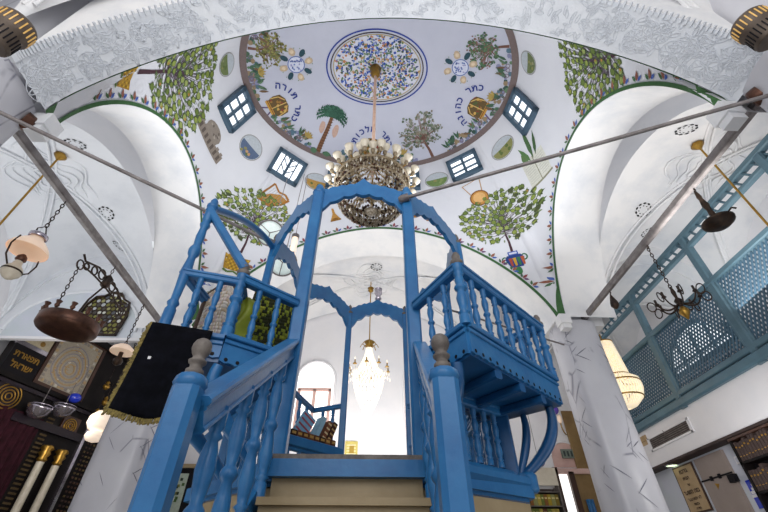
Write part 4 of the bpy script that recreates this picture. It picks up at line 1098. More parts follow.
# milk glass oil lamp on the left
lx, ly = -3.66, 3.3
t = thing('oil_lamp', 'white milk glass shade oil lamp hanging from the left tie bar', 'lamp', (lx, ly, 3.2))
mb = MB(); chain(mb, (lx, ly, 4.29), (lx, ly, 3.86)); mb.build('chain', t)
mb = MB(); mb.tube([(lx, ly-.06, 3.7), (lx, ly-.07, 3.78), (lx, ly, 3.87), (lx, ly+.07, 3.78), (lx, ly+.06, 3.7)], .007, 'iron_dk', 6)
for s_ in (-1, 1): mb.tube([(lx, ly+s_*.17, 3.58), (lx, ly+s_*.2, 3.45), (lx, ly+s_*.17, 3.33), (lx, ly+s_*.09, 3.26)], .008, 'iron_dk', 6)
mb.build('wire_hanger', t)
mb = MB(); mb.lathe([(.185, 3.5), (.188, 3.515), (.17, 3.56), (.12, 3.62), (.07, 3.67), (.065, 3.69), (.06, 3.67), (.11, 3.61), (.165, 3.55), (.178, 3.51)], (lx, ly, 0), 'milk_warm', 28, cap=False); mb.build('lamp_shade', t, label='milk glass shade glowing inside')
mb = MB(); mb.lathe([(.085, 3.69), (.09, 3.7), (.09, 3.73), (.07, 3.74), (0, 3.74)], (lx, ly, 0), 'silver', 18); mb.build('shade_cap', t)
mb = MB(); mb.lathe([(.02, 3.14), (.05, 3.16), (.085, 3.2), (.09, 3.25), (.075, 3.28), (.045, 3.31), (.035, 3.36)], (lx, ly, 0), 'milk', 20); mb.lathe([(.09, 3.225), (.094, 3.235), (.09, 3.245)], (lx, ly, 0), 'iron_dk', 20, cap=False); mb.lathe([(.03, 3.36), (.05, 3.38), (.045, 3.42), (.02, 3.45)], (lx, ly, 0), 'copper', 12); mb.build('oil_font', t)
# broad copper dish lamp with ornamental crossbar
px, py, pz = -3.66, 4.33, 3.14
t = thing('copper_dish_lamp', 'broad dark copper dish lamp with scrolled iron crossbar, hanging at left', 'lamp', (px, py, pz))
mb = MB(); mb.lathe([(0, -.03), (.22, -.025), (.31, 0), (.325, .02), (.325, .12), (.31, .13), (.3, .12), (.3, .02), (.2, .0), (0, -.01)], (px, py, pz), 'copper', 36); mb.build('dish', t)
for i in range(12):
    a = 2*PI*i/12; c = (px+.31*math.cos(a), py+.31*math.sin(a), pz+.13); mb = MB(); mb.lathe([(.012, 0), (.03, .03), (.02, .05), (.035, .09), (.0, .1)], c, 'copper', 8); mb.build('oil_cup', t)
mb = MB()
for s_ in (-1, 1):
    for k in range(3):
        cy = py+.2+s_*(.14+.15*k); rr = .07-.012*k
        mb.tube([(px, cy+rr*math.cos(a)*(1-.1*a/6), 4.03-.05*k+rr*math.sin(a)*(1-.1*a/6)) for a in [i*.5 for i in range(17)]], .011, 'iron_dk', 6)
    mb.tube([(px, py+.2, 4.06), (px, py+.2+s_*.25, 4.07), (px, py+.2+s_*.5, 3.97), (px, py+.2+s_*.58, 4.02)], .014, 'iron_dk', 6)
    mb.tube([(px, py+.2, 3.94), (px, py+.2+s_*.25, 3.93), (px, py+.2+s_*.5, 3.9)], .012, 'iron_dk', 6)
    mb.tube(ring_pts((0, 0, 0), .06, 14) and [(px, py+.2+s_*.54+.06*math.cos(a), 3.88+.06*math.sin(a)) for a in [2*PI*i/14 for i in range(15)]], .01, 'iron_dk', 6)
mb.lathe([(.03, 0), (.06, .03), (.05, .1), (.07, .14), (.02, .2)], (px, py+.2, 3.92), 'iron_dk', 12)
mb.build('scroll_crossbar', t, label='scrolled wrought iron crossbar')
mb = MB(); chain(mb, (px, py+.2, 4.29), (px, py+.2, 4.1))
for s_ in (-1, 1): chain(mb, (px, py+.2+s_*.54, 3.84), (px, py+s_*.31, 3.26))
mb.tube([(px, py+.2, 3.93), (px+.02, py+.05, 3.62), (px, py-.02, 3.12)], .012, 'iron_dk', 6)
mb.build('chain', t)
# milk glass lamp by the left rear pillar, two lit bowls lower down
def shade_lamp(x, y, ztop, zs, label, m='milk_warm', r=.16):
    t = thing('hanging_lamp', label, 'lamp', (x, y, zs-.2)); mb = MB(); chain(mb, (x, y, ztop), (x, y, zs+.13)); mb.build('chain', t)
    mb = MB(); mb.lathe([(r, zs), (r*1.02, zs+.015), (r*.9, zs+.06), (r*.5, zs+.11), (r*.2, zs+.13)], (x, y, 0), m, 22); mb.build('lamp_shade', t, label='domed frosted shade')
    mb = MB(); mb.lathe([(.02, zs-.2), (.06, zs-.17), (.07, zs-.12), (.03, zs-.08), (.03, zs)], (x, y, 0), 'iron_dk', 12); mb.build('oil_font', t)
    return t
shade_lamp(-3.66, 5.5, 4.29, 3.44, 'peach lit domed shade lamp hanging from the left bar near rear pillar')
x, y = -4.42, 6.92
t = thing('bowl_lamp', 'bright lamp of two stacked glass bowls beside the left rear pillar', 'lamp', (x, y, 2.5))
mb = MB(); chain(mb, (x, y, 5.1), (x, y, 3.05)); mb.build('chain', t)
mb = MB(); mb.lathe([(.02, 3.08), (.1, 3.05), (.18, 2.96), (.19, 2.86), (.14, 2.77), (.05, 2.74)], (x, y, 0), 'milk_glow', 20); mb.build('upper_bowl', t)
mb = MB(); mb.lathe([(.05, 2.75), (.12, 2.72), (.14, 2.66), (.1, 2.6), (0, 2.57)], (x, y, 0), 'milk_glow', 20); mb.build('lower_bowl', t)
# right: dish, candelabrum, small pear
def bar_hook(mb, x, y, z=4.29): mb.tube([(x, y, z+.02), (x+.02, y, z-.03), (x, y, z-.06)], .01, 'iron_dk', 6)
x, y = 3.66, 2.82
t = thing('iron_dish_lamp', 'small dark iron dish lamp hanging from the right tie bar', 'lamp', (x, y, 3.68))
mb = MB(); bar_hook(mb, x, y); mb.lathe([(.012, 3.8), (.03, 3.86), (.022, 3.93), (.036, 4.0), (.02, 4.1), (.026, 4.14), (.01, 4.24)], (x, y, 0), 'iron_dk', 10); mb.build('stem', t)
mb = MB(); mb.lathe([(0, 3.68), (.1, 3.69), (.15, 3.73), (.155, 3.75), (.1, 3.75), (.03, 3.81)], (x, y, 0), 'iron_dk', 24); mb.tube([(x, y-.14, 3.74), (x, y-.2, 3.75), (x+.02, y-.22, 3.72)], .01, 'iron_dk', 6); mb.build('dish', t)
x, y, z = 3.66, 3.8, 3.36; ks = .62
t = thing('iron_candelabrum', 'dark iron candelabrum with ring ended arms hanging at right', 'chandelier', (x, y, 3.15))
mb = MB(); bar_hook(mb, x, y); chain(mb, (x, y, 4.24), (x, y, 3.58)); mb.build('chain', t)
mb = MB(); mb.lathe([(.01, 3.6), (.025, 3.52), (.015, 3.44), (.045, 3.4), (.02, 3.32)], (x, y, 0), 'iron_dk', 12); mb.lathe([(.02, 3.31), (.05, 3.27), (.055, 3.23), (.03, 3.19), (.01, 3.15), (0, 3.14)], (x, y, 0), 'brass', 14); mb.build('hub', t)
arm0 = None
for i in range(8):
    if arm0 is None:
        m2 = MB(); m2.tube(bez([(.03, 0, 0), (.18, 0, -.1), (.3, 0, -.08), (.36, 0, .04)]), .013, 'iron_dk', 6)
        m2.lathe([(.012, .02), (.045, .04), (.03, .06), (.022, .06), (.022, .12), (0, .12)], (.36, 0, 0), 'iron_dk', 10)
        m2.tube([(.46+.07*math.cos(a), .0, .03+.07*math.sin(a)) for a in [2*PI*k/14 for k in range(15)]], .01, 'iron_dk', 6, cap=False)
        arm0 = m2.build('arm', t, origin=(0, 0, 0)); o = arm0
    else: o = copy_at(arm0, (0, 0, 0), t)
    o.location = Vector((x, y, z))-t.location; o.rotation_euler = (0, 0, 2*PI*i/8+.3); o.scale = (ks, ks, .9)
x, y = 3.66, 4.86
t = thing('pear_lamp', 'small dark pear shaped lamp hanging at the far end of the right bar', 'lamp', (x, y, 4.0))
mb = MB(); bar_hook(mb, x, y); mb.build('hook', t); mb = MB(); mb.lathe([(.01, 4.22), (.03, 4.16), (.055, 4.08), (.06, 4.03), (.03, 3.98), (0, 3.96)], (x, y, 0), 'iron_dk', 12); mb.build('body', t)
# string bead chandelier between pillar and gallery
x, y = 4.6, 6.9
t = thing('bead_chandelier', 'glowing basket chandelier of bead strings beside the right rear pillar', 'chandelier', (x, y, 3.2))
mb = MB(); mb.tube([(x, y, 4.5), (x, y, 5.6)], .012, 'brass', 8); mb.build('rod', t)
mb = MB()
for i in range(40):
    a = 2*PI*i/40; f = lambda r, z: (x+r*math.cos(a), y+r*math.sin(a), z)
    mb.tube([f(.15, 4.5), f(.18, 4.25), f(.22, 3.8), f(.34, 3.7), f(.345, 3.55), f(.3, 3.4), f(.16, 3.27), f(.04, 3.22)], [.012, .012, .014, .017, .017, .016, .013, .01], 'bead_lit', 5)
mb.build('bead_strings', t, label='close strings of lit glass beads')
for r, z in ((.16, 4.5), (.23, 3.8), (.35, 3.66), (.31, 3.4)): mb = MB(); mb.tube(ring_pts((x, y, z), r, 28), .014, 'brass', 6, cap=False); mb.build('brass_ring', t)
# rods hanging from the aisle vaults
for x, y, ln in ((-4.9, 3.87, 'left'), (4.9, 3.3, 'right')):
    t = thing('rod_lamp', 'slender gold rod hanging from the centre of the %s vault' % ln, 'lamp', (x, y, 3.3))
    zt = vault_z(x, y, *((4.1, 6.8, 1.9, 5.75) if ln == 'right' else (-6.7, -4.1, 2.4, 6.45)), 4.3, VZ)
    mb = MB(); mb.tube([(x, y, 3.6), (x, y, zt-.05)], .014, 'brass', 8); mb.build('rod', t)
    mb = MB(); mb.lathe([(.02, -.12), (.05, -.08), (.09, -.03), (.06, 0), (.05, .03)], (x, y, zt-.02), 'brass', 12); mb.build('ceiling_cup', t)
    mb = MB(); mb.lathe([(0, 3.3), (.1, 3.34), (.14, 3.45), (.08, 3.58), (.02, 3.62)], (x, y, 0), 'milk_warm', 16); mb.build('globe', t)
# two clear glass disc lamps beyond the left canopy arch
for x, y, z, nm in ((-1.49, 4.2, 4.71, 'upper'), (-1.22, 4.2, 4.17, 'lower')):
    t = thing('glass_disc_lamp', '%s of two round clear glass disc lamps behind the left canopy arch' % nm, 'lamp', (x, y, z))
    d = Vector((.15, -.75, -.6)).normalized(); u = d.orthogonal().normalized(); w = d.cross(u)
    mb = MB(); mb.lathe([(0, -.04), (.12, -.03), (.18, 0), (.14, .02), (0, .03)], (x, y, z), 'glassdisc', 26, axis=d); mb.build('glass_disc', t)
    mb = MB(); mb.tube([Vector((x, y, z))+(u*math.cos(a)+w*math.sin(a))*.185 for a in [2*PI*i/26 for i in range(27)]], .012, 'iron', 6, cap=False)
    for i in range(3): a = 2*PI*i/3+.5; mb.tube([Vector((x, y, z))+d*.035, Vector((x, y, z))+(u*math.cos(a)+w*math.sin(a))*.18+d*.01], .007, 'iron', 5)
    mb.build('metal_rim', t)
    mb = MB(); mb.tube([(x, y+.02, z+.05), (x, y+.06, z+.3), (x+.02, y+.1, 5.9+.3)], .006, 'iron', 5); mb.build('hanging_wire', t)
t = thing('light_tube', 'bright white tube light beside the lower glass disc', 'lamp', (-1.12, 4.3, 4.3))
mb = MB(); mb.lathe([(.045, 0), (.045, .5)], (-1.14, 4.3, 4.22), 'milk_glow', 12); mb.build('tube', t); mb = MB(); mb.lathe([(.055, 0), (.055, .06)], (-1.14, 4.3, 4.17), 'iron', 12); mb.lathe([(.055, 0), (.055, .06)], (-1.14, 4.3, 4.71), 'iron', 12); mb.tube([(-1.14, 4.3, 4.77), (-1.14, 4.3, 6.2)], .006, 'iron', 5); mb.build('end_caps', t)
# ------------------------------------------------------------------ left: lunette, beam and ark wall
mb = MB(); mb.box(-6.7, -4.0, 6.45, 6.5, 4.16, 6.3, 'plaster_cool'); lw = struct('wall_left_lunette', mb)
mb = MB(); mb.box(-6.7, -4.05, 6.42, 6.5, 4.12, 4.17, 'wall'); struct('trim_1', mb)
def arch_poly(cx, hw, z0, zs, rise, n=20):
    return [(cx-hw, z0), (cx+hw, z0)]+[(cx+hw*math.cos(PI*i/n), zs+rise*math.sin(PI*i/n)) for i in range(n+1)]
def wall_poly(poly, y, m, mb, t=.01):
    n = len(poly); vs = [(x, y, z) for x, z in poly]; mb.add(vs, [tuple(range(n))], m)
mb = MB(); wall_poly(arch_poly(-5.38, 1.14, 4.17, 4.3, .83), 6.445, 'wall_blue', mb)  # flat greyer sheet, the lunette's shade is put into its colour
mb.tube([(x, 6.44, z) for x, z in arch_poly(-5.38, 1.16, 4.17, 4.3, .85)[2:]], .03, 'plaster_cool', 6)
mb.build('lunette', lw, label='grey shaded lunette recess over the white beam')
t = thing('stained_glass', 'lobed arched stained glass panel of olive, grey and white pieces at left', 'stained glass', (-4.9, 6.4, 4.2))
poly = [(-5.2, 4.2), (-4.5, 4.2), (-4.46, 4.6), (-4.52, 4.9), (-4.66, 4.98), (-4.74, 5.1), (-4.95, 5.13), (-5.05, 5.04), (-5.2, 5.02), (-5.3, 4.85), (-5.34, 4.6)]
mb = MB()
mb.strip([(x, 6.40, z) for x, z in poly+poly[:1]], [(-4.92+(x+4.92)*.93, 6.40, 4.6+(z-4.6)*.93) for x, z in poly+poly[:1]], (0, .04, 0), 'iron_dk'); mb.build('lead_frame', t)
mb = MB()
wall_poly(poly, 6.425, 'iron_dk', mb)
from mathutils.geometry import intersect_point_line
def inside(x, z):
    c = False; n = len(poly)
    for i in range(n):
        (x1, z1), (x2, z2) = poly[i], poly[i-1]
        if (z1 > z) != (z2 > z) and x < (x2-x1)*(z-z1)/(z2-z1)+x1: c = not c
    return c
R.seed(12)
for j in range(11):
    for i in range(11):
        x, z = -5.3+.085*i+(.04 if j % 2 else 0), 4.25+.085*j
        if not inside(x, z): continue
        r = R.uniform(.03, .041); n = R.choice((5, 6, 7)); a0_ = R.random()*6
        mb.add([(x+r*math.cos(a0_-2*PI*k/n), 6.418, z+r*math.sin(a0_-2*PI*k/n)) for k in range(n)], [tuple(range(n))][::1], 'paint', hx(R.choice(('#7d7b42', '#8f8c54', '#6a6536', '#c9c9c0', '#b4b6ba', '#4f4a48', '#9c9a6a', '#5d5f66'))))
mb.build('glass_pieces', t, label='rounded coloured glass pieces')
# the ark facade stands along the left wall on a slant
GA, gd = Vector((-6.4, 5.9, 0)), Vector((.31, .951, 0)).normalized(); gn = Vector((gd.y, -gd.x, 0))
def gp(s, z, o=0): v = GA+gd*s+gn*o; return Vector((v.x, v.y, z))
def gbox(mb, s0, s1, z0, z1, o0, o1, m, col=None):
    mb.obox(gp((s0+s1)/2, (z0+z1)/2, (o0+o1)/2), (gd, (0, 0, 1), gn), ((s1-s0)/2, (z1-z0)/2, (o1-o0)/2), m, col)
ark = thing('torah_ark', 'dark carved ark front with gold ornament standing along the left wall', 'ark', tuple(gp(1.7, 0)))
mb = MB(); gbox(mb, .65, 3.3, 0, 4.85, -.22, -.02, 'ark'); gbox(mb, .2, .65, 0, 3.5, -.22, -.02, 'ark'); mb.build('back_board', ark, label='near black carved back board')
mb = MB(); gbox(mb, .3, 3.3, 3.52, 3.6, -.03, .05, 'ark'); gbox(mb, .3, 3.3, 3.44, 3.5, -.03, .03, 'ark_purple'); gbox(mb, .7, 3.3, 4.72, 4.85, -.03, .08, 'ark'); mb.build('cornice', ark)
mb = MB(); gbox(mb, 1.22, 1.28, 3.6, 4.75, -.02, .03, 'wood_dk'); gbox(mb, 2.2, 2.26, 3.6, 4.75, -.02, .03, 'wood_dk'); gbox(mb, 1.22, 2.26, 3.6, 3.66, -.02, .03, 'wood_dk'); gbox(mb, 1.22, 2.26, 4.69, 4.75, -.02, .03, 'wood_dk'); fr = mb.build('panel_frame', ark)
mb = MB(); gbox(mb, 1.28, 2.2, 3.66, 4.69, -.02, .0, 'paint', hx('#a59c8c'))
for k in range(6):
    w_ = .36-.055*k
    pts = [gp(1.74+w_*math.cos(a), 4.05+(w_*.9 if math.sin(a) < 0 else w_*1.3)*math.sin(a), .004) for a in [2*PI*i/30 for i in range(31)]]
    mb.tube(pts, .009, 'paint', 4, hx('#b7945f' if k % 2 else '#8f8a94'), cap=False)
for i in range(12):
    for (s_, z_) in ((1.33, 3.72+.08*i), (2.15, 3.72+.08*i), (1.36+.07*i, 3.71), (1.36+.07*i, 4.64)): gbox(mb, s_-.026, s_+.026, z_-.024, z_+.024, 0, .006, 'paint', hx(R.choice(('#c3bdb2', '#8d8680', '#b49a74'))))
for i in range(30): s_, z_ = R.uniform(1.42, 2.06), R.uniform(3.8, 4.55); gbox(mb, s_-.02, s_+.02, z_-.006, z_+.006, 0, .005, 'paint', hx(R.choice(('#7d7590', '#b08a5a', '#d2cabc'))))
mb.build('ornament_panel', ark, label='tan and grey ornamented panel with an arched pattern')
# black text tablet
mb = MB(); gbox(mb, .62, 1.2, 3.6, 4.08, -.02, .03, 'black'); gbox(mb, .62, 1.2, 4.08, 4.16, -.02, .02, 'silver'); tab = mb.build('text_tablet', ark, label='black tablet with gold Hebrew letters')
def text_on(name, parent, s, c, r, u, n, size, m, label=None, sx=1.):
    mb = MB(); vs, fs = text_mesh(s[::-1], size); c, r, u, n = (Vector(v) for v in (c, r, u, n))
    for f in fs:
        p = [c+r*vs[j][0]*sx+u*vs[j][1]+n*.006 for j in f]
        if (p[1]-p[0]).cross(p[2]-p[0]).dot(n) < 0: p.reverse()
        mb.add(p, [tuple(range(len(p)))], m)
    return mb.build(name, parent, label=label)
Z_ = (0, 0, 1)
text_on('gold_lettering', tab, 'תפארת', gp(.91, 3.88, .03), gd, Z_, gn, .15, 'brass'); text_on('gold_lettering', tab, 'ישראל', gp(.91, 3.7, .03), gd, Z_, gn, .15, 'brass')
mb = MB(); gbox(mb, .62, 1.2, 4.16, 4.8, -.02, .01, 'paint', hx('#b3a88f'))
for i in range(8): s_, z_ = R.uniform(.68, 1.14), R.uniform(4.2, 4.6); mb.lathe([(.05, 0), (0, .01)], gp(s_, z_, .01), 'paint', 9, axis=gn, col=hx(R.choice(('#8a6a34', '#5a4a30', '#d0c6b0'))))
mb.build('carved_tile', ark, label='pale tile with gold flowers')
mb = MB(); gbox(mb, .45, 1.15, 3.12, 3.46, -.02, .0, 'ark_purple')
for k in range(4): mb.tube([gp(1.0+(.05+.05*k)*math.cos(a), 3.27+(.05+.05*k)*math.sin(a), .012) for a in [2*PI*i/24 for i in range(25)]], .012, 'brass', 5, cap=False)
mb.build('gold_roundel', ark, label='gilt round rosette')
# curtain, gilt scroll columns, lattice strip
mb = MB(); rows = []
for j in range(9):
    rows.append([gp(.3+1.45*i/60, 3.12-1.5*j/8, .02+.028*math.sin(i*1.05)) for i in range(61)])
mb.grid(rows, 'velvet_pl'); mb.build('curtain', ark, label='plum velvet curtain in upright folds')
mb = MB()
for (s_, z_, r_) in ((1.0, 2.35, .1), (.55, 2.0, .1), (1.3, 1.9, .07)):
    for k in range(8): a = 2*PI*k/8; mb.obox(gp(s_+r_*math.cos(a), z_+r_*math.sin(a), .06), (gd, Z_, gn), (.03, .03, .004), 'brass')
    mb.lathe([(.06, 0), (0, .012)], gp(s_, z_, .055), 'brass', 10, axis=gn)
mb.build('gold_embroidery', ark, label='gold embroidered flowers on the curtain')
for s_ in (2.03, 2.33):
    mb = MB(); mb.lathe([(.062, 1.55), (.06, 2.48)], gp(s_, 0, .07), 'milk', 16); o = mb.build('scroll_column', ark, label='white column with gilt capital')
    mb = MB(); mb.lathe([(.05, 2.48), (.085, 2.52), (.06, 2.56), (.1, 2.62), (.07, 2.66), (.11, 2.7), (.09, 2.74)], gp(s_, 0, .07), 'brass', 12); mb.build('capital', o)
mb = MB()
gbox(mb, 2.1, 2.45, 3.0, 3.32, -.02, .02, 'wood_dk')
for k in range(3): mb.tube([gp(2.27+(.04+.04*k)*math.cos(a), 3.16+(.04+.04*k)*math.sin(a), .025) for a in [2*PI*i/20 for i in range(21)]], .012, 'brass', 5, cap=False)
mb.build('gilt_panel', ark, label='small gilt carved panel')
mb = MB()
for i in range(24):
    for j in range(4): gbox(mb, 1.83+.034*j, 1.85+.034*j, 1.55+.07*i, 1.58+.07*i, -.02, .004, 'paint', hx('#5c4c34'))
    for j in range(5): gbox(mb, 2.8+.075*j, 2.83+.075*j, 1.55+.075*i, 1.58+.075*i, -.02, .004, 'paint', hx(R.choice(('#5c4438', '#6b5a3e', '#4a3834'))))
o = mb.build('carved_pattern', ark, label='rows of small carved gilt dots'); o['kind'] = 'stuff'
mb = MB(); gbox(mb, 2.62, 2.68, 1.5, 3.3, -.02, .04, 'silver'); mb.build('metal_strip', ark, label='grey metal upright strip')
mb = MB(); gbox(mb, 1.2, 2.6, 2.95, 3.08, -.02, .06, 'ark_purple'); mb.build('shelf_board', ark)
# lamps before the ark
p = gp(1.95, 3.56, .22)
t = thing('blue_globe_lamp', 'small cobalt blue glass globe hanging before the ark panel', 'lamp', tuple(p))
mb = MB(); mb.ball(p, .11, 'cobalt', 18, sz=.8); mb.build('globe', t); mb = MB(); mb.tube([p+Vector((0, 0, .07)), p+Vector((0, 0, .55))], .005, 'iron', 5); mb.lathe([(.03, .06), (.05, .07), (.03, .085)], p, 'silver', 12); mb.build('hanger', t)
for s_, z_, nm in ((1.42, 3.16, 'left'), (1.82, 3.3, 'right')):
    p = gp(s_, z_, .25)
    t = thing('silver_bowl_lamp', 'shiny silver bowl lamp before the ark, the %s of two' % nm, 'lamp', tuple(p))
    mb = MB(); mb.lathe([(0, -.15), (.09, -.13), (.16, -.06), (.19, .03), (.2, .06), (.18, .05), (.14, -.04), (0, -.1)], p, 'silver', 24, axis=(.15, -.1, 1)); mb.build('bowl', t)
    mb = MB(); mb.tube([p+Vector((0, 0, 0)), p+Vector((0, 0, .5))], .006, 'iron', 5); mb.tube([tuple(q) for q in [p+Vector((.19*math.cos(a), .19*math.sin(a), .06)) for a in [2*PI*i/20 for i in range(21)]]], .01, 'silver', 5, cap=False); mb.build('hanger', t)
for i, (s_, z_, r_) in enumerate(((2.5, 4.0, .07), (2.62, 3.72, .06), (2.55, 3.45, .065))):
    p = gp(s_, z_, .18); t = thing('brass_oil_lamp', ('topmost', 'middle', 'lowest')[i]+' of three small brass lamps right of the ark panel', 'lamp', tuple(p))
    mb = MB(); mb.lathe([(0, -.07), (r_*.6, -.05), (r_, 0), (r_*.8, .03), (r_*.4, .05), (r_*.7, .08), (.01, .12)], p, 'brass', 14); mb.build('body', t)
    mb = MB(); mb.tube([p+Vector((0, 0, .1)), p+Vector((0, 0, .4))], .005, 'iron_dk', 5); mb.build('hanger', t)

# ------------------------------------------------------------------ right: gallery
GX = 5.2
mb = MB(); mb.box(GX, GX+.2, 0.5, 8.3, 2.47, 3.12, 'wall'); mb.box(GX+.2, 6.8, .5, 8.3, 2.9, 3.1, 'wall'); fas = struct('wall_gallery_front', mb)
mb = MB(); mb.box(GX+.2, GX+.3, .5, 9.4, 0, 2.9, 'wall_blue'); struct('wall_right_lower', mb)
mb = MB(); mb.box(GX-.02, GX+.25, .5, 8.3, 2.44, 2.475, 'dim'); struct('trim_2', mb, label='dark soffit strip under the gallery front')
gs = thing('gallery_screen', 'blue grey lattice screen railing the gallery on the right', 'screen', (GX, 4.7, 3.1))
posts = (8.0, 6.36, 4.68, 3.0, 1.32)
for y in posts:
    mb = MB(); mb.bar((GX, y, 3.05), (GX, y, 5.28), .11, .13, 'gal', (0, 1, 0)); mb.build('post', gs)
for z, h, d, nm in ((5.3, .1, .12, 'top_rail'), (5.08, .07, .1, 'frieze_rail'), (4.36, .09, .12, 'middle_rail'), (3.28, .1, .1, 'bottom_rail'), (3.14, .14, .16, 'base_rail')):
    mb = MB(); mb.bar((GX, .9, z), (GX, 8.06, z), d, h, 'gal'); mb.build(nm, gs)
mb = MB(); y = 1.0
while y < 7.95:
    mb.bar((GX, y, 5.1), (GX, y+.1, 5.26), .03, .05, 'gal', (1, 0, 0)); y += .17
mb.build('frieze_slats', gs, label='row of slanted slats in the top rail')
for i in range(4):
    y1, y0 = posts[i]-.06, posts[i+1]+.06; mb = MB(); z0, z1 = 3.34, 4.31
    for sg in (1, -1):
        k = y0-1.2
        while k < y1+1.2:
            # line y = k + sg*(z-z0)*.62
            ta, tb = 0., (z1-z0)
            ya, yb = k, k+sg*.62*tb
            if sg > 0: ta = max(ta, (y0-k)/.62); tb = min(tb, (y1-k)/.62)
            else: ta = max(ta, (k-y1)/.62); tb = min(tb, (k-y0)/.62)
            if tb-ta > .03:
                mb.bar((GX+.008*sg, k+sg*.62*ta, z0+ta), (GX+.008*sg, k+sg*.62*tb, z0+tb), .012, .026, 'gal_dk', (1, 0, 0) if False else (0, 1, 0), bev=.05)
            k += .066
    mb.build('lattice_panel', gs, label='panel of crossed diagonal lattice')
    for y in (y0+.02, y1-.02): mb = MB(); mb.bar((GX-.01, y, 3.3), (GX-.01, y, 4.34), .05, .05, 'gal', (0, 1, 0)); mb.build('panel_stile', gs)
# gallery window behind the lattice
mb = MB()
def xwall_poly(poly, x, m, mb): mb.add([(x, y, z) for y, z in poly], [tuple(range(len(poly)))[::-1]], m)
mb.tube([(6.78, y, z) for y, z in arch_poly(7.2, .88, 4.35, 4.5, .6)+[(7.2-.88, 4.35)]], .05, 'gal', 6)
w7 = struct('window_7', mb); mb = MB(); xwall_poly(arch_poly(7.2, .86, 4.35, 4.5, .58), 6.775, 'pane', mb); mb.build('pane', w7)
mb = MB()
for y in (6.75, 7.2, 7.65): mb.bar((6.75, y, 4.35), (6.75, y, 4.95), .05, .05, 'gal', (0, 1, 0))
mb.bar((6.75, 6.35, 4.5), (6.75, 8.05, 4.5), .05, .05, 'gal'); mb.build('glazing_bars', w7)
mb = MB(); mb.box(6.3, 6.75, 5.4, 7.4, 3.1, 3.9, 'wood_dk'); 
for i in range(6): mb.box(6.26, 6.3, 5.45+.33*i, 5.7+.33*i, 3.2, 3.85, 'gal_dk')
o = mb.build('gallery_bench'); tag(o, 'dark bench with blue panels behind the gallery lattice', 'bench')
# vent, patch, downlights
t = thing('vent_grille', 'long air vent grille in white frame on the gallery front', 'vent', (GX, 7.0, 2.75))
mb = MB(); mb.box(GX-.02, GX+.01, 6.42, 7.6, 2.7, 2.73, 'wall'); mb.box(GX-.02, GX+.01, 6.42, 7.6, 2.89, 2.92, 'wall'); mb.box(GX-.02, GX+.01, 6.4, 6.46, 2.7, 2.92, 'wall'); mb.box(GX-.02, GX+.01, 7.56, 7.62, 2.7, 2.92, 'wall'); mb.build('frame', t)
mb = MB(); mb.box(GX-.005, GX+.005, 6.46, 7.56, 2.73, 2.89, 'dim')
for i in range(5): mb.box(GX-.015, GX-.002, 6.46, 7.56, 2.74+.03*i, 2.752+.03*i, 'bare')
mb.tube([(GX-.02, 7.1, 2.92), (GX-.03, 7.05, 2.86), (GX-.02, 7.12, 2.8), (GX-.03, 7.2, 2.76)], .006, 'bare', 5)
mb.build('louvres', t)
mb = MB(); mb.box(GX-.012, GX, 7.62, 8.0, 2.84, 3.0, 'parch'); mb.box(GX-.016, GX-.01, 7.65, 7.97, 2.9, 2.91, 'wood2'); tag(mb.build('tan_plate'), 'small tan plate on the gallery front left of the vent', 'plate')
for x, y, nm in ((5.33, 7.45, 'far'), (5.33, 5.22, 'near')):
    t = thing('downlight', 'round downlight in the gallery soffit, %s one' % ('farther, beside the pillar' if nm == 'far' else 'at the right edge, nearer'), 'lamp', (x, y, 2.45))
    mb = MB(); mb.lathe([(.1, .0), (.12, -.01), (.1, -.02), (.09, -.015)], (x, y, 2.45), 'silver', 20, cap=False); mb.build('trim_ring', t); mb = MB(); mb.lathe([(.09, -.012), (0, -.014)], (x, y, 2.45), 'lamp_face', 20); mb.build('face', t)
# wall under the gallery: poster, steel door, notice, shelves
WX = GX+.2
t = thing('hebrew_poster', 'tall tan framed poster with dark Hebrew lines, beside the steel door', 'poster', (WX, 7.28, 2.1))
mb = MB(); mb.box(WX-.02, WX, 7.03, 7.55, 1.72, 2.41, 'wood_dk'); mb.build('frame', t)
mb = MB(); mb.box(WX-.026, WX-.018, 7.055, 7.525, 1.745, 2.385, 'parch'); mb.build('sheet', t)
yd = (0, -1, 0); nx = (-1, 0, 0)
for i, (s_, z_, sz) in enumerate((('ברכת', 2.29, .085), ('הבית', 2.19, .07), ('של', 2.1, .05), ('בזה השער', 1.99, .085), ('לא יבוא צער', 1.9, .06), ('ובזאת', 1.83, .05), ('הדירה', 1.77, .045))):
    text_on('hebrew_lettering', t, s_, (WX-.026, 7.29, z_), yd, Z_, nx, sz, 'wood_dk', sx=1.1)
mb = MB(); mb.box(WX-.05, WX, 6.28, 6.92, 0, 2.40, 'door'); dr_ = struct('door_1', mb)
mb = MB(); mb.box(WX-.062, WX-.05, 6.26, 6.94, 2.08, 2.1, 'black'); mb.box(WX-.075, WX-.05, 6.5, 6.54, 2.06, 2.12, 'black'); mb.box(WX-.075, WX-.05, 6.68, 6.72, 2.06, 2.12, 'black'); mb.box(WX-.12, WX-.05, 6.2, 6.32, 1.96, 2.06, 'black'); mb.build('latch', dr_, label='black bar and lock')
mb = MB(); mb.lathe([(.05, 0), (.05, .004)], (WX-.05, 6.66, 1.99), 'brass', 3, axis=(-1, 0, 0)); mb.build('warning_triangle', dr_, label='small yellow triangle sticker')
mb = MB(); mb.box(WX-.04, WX, 5.98, 6.12, 2.16, 2.26, 'wall'); mb.box(WX-.046, WX-.04, 6.0, 6.1, 2.18, 2.24, 'wall_blue'); tag(mb.build('switch_box'), 'white switch box on the wall right of the steel door', 'switch')
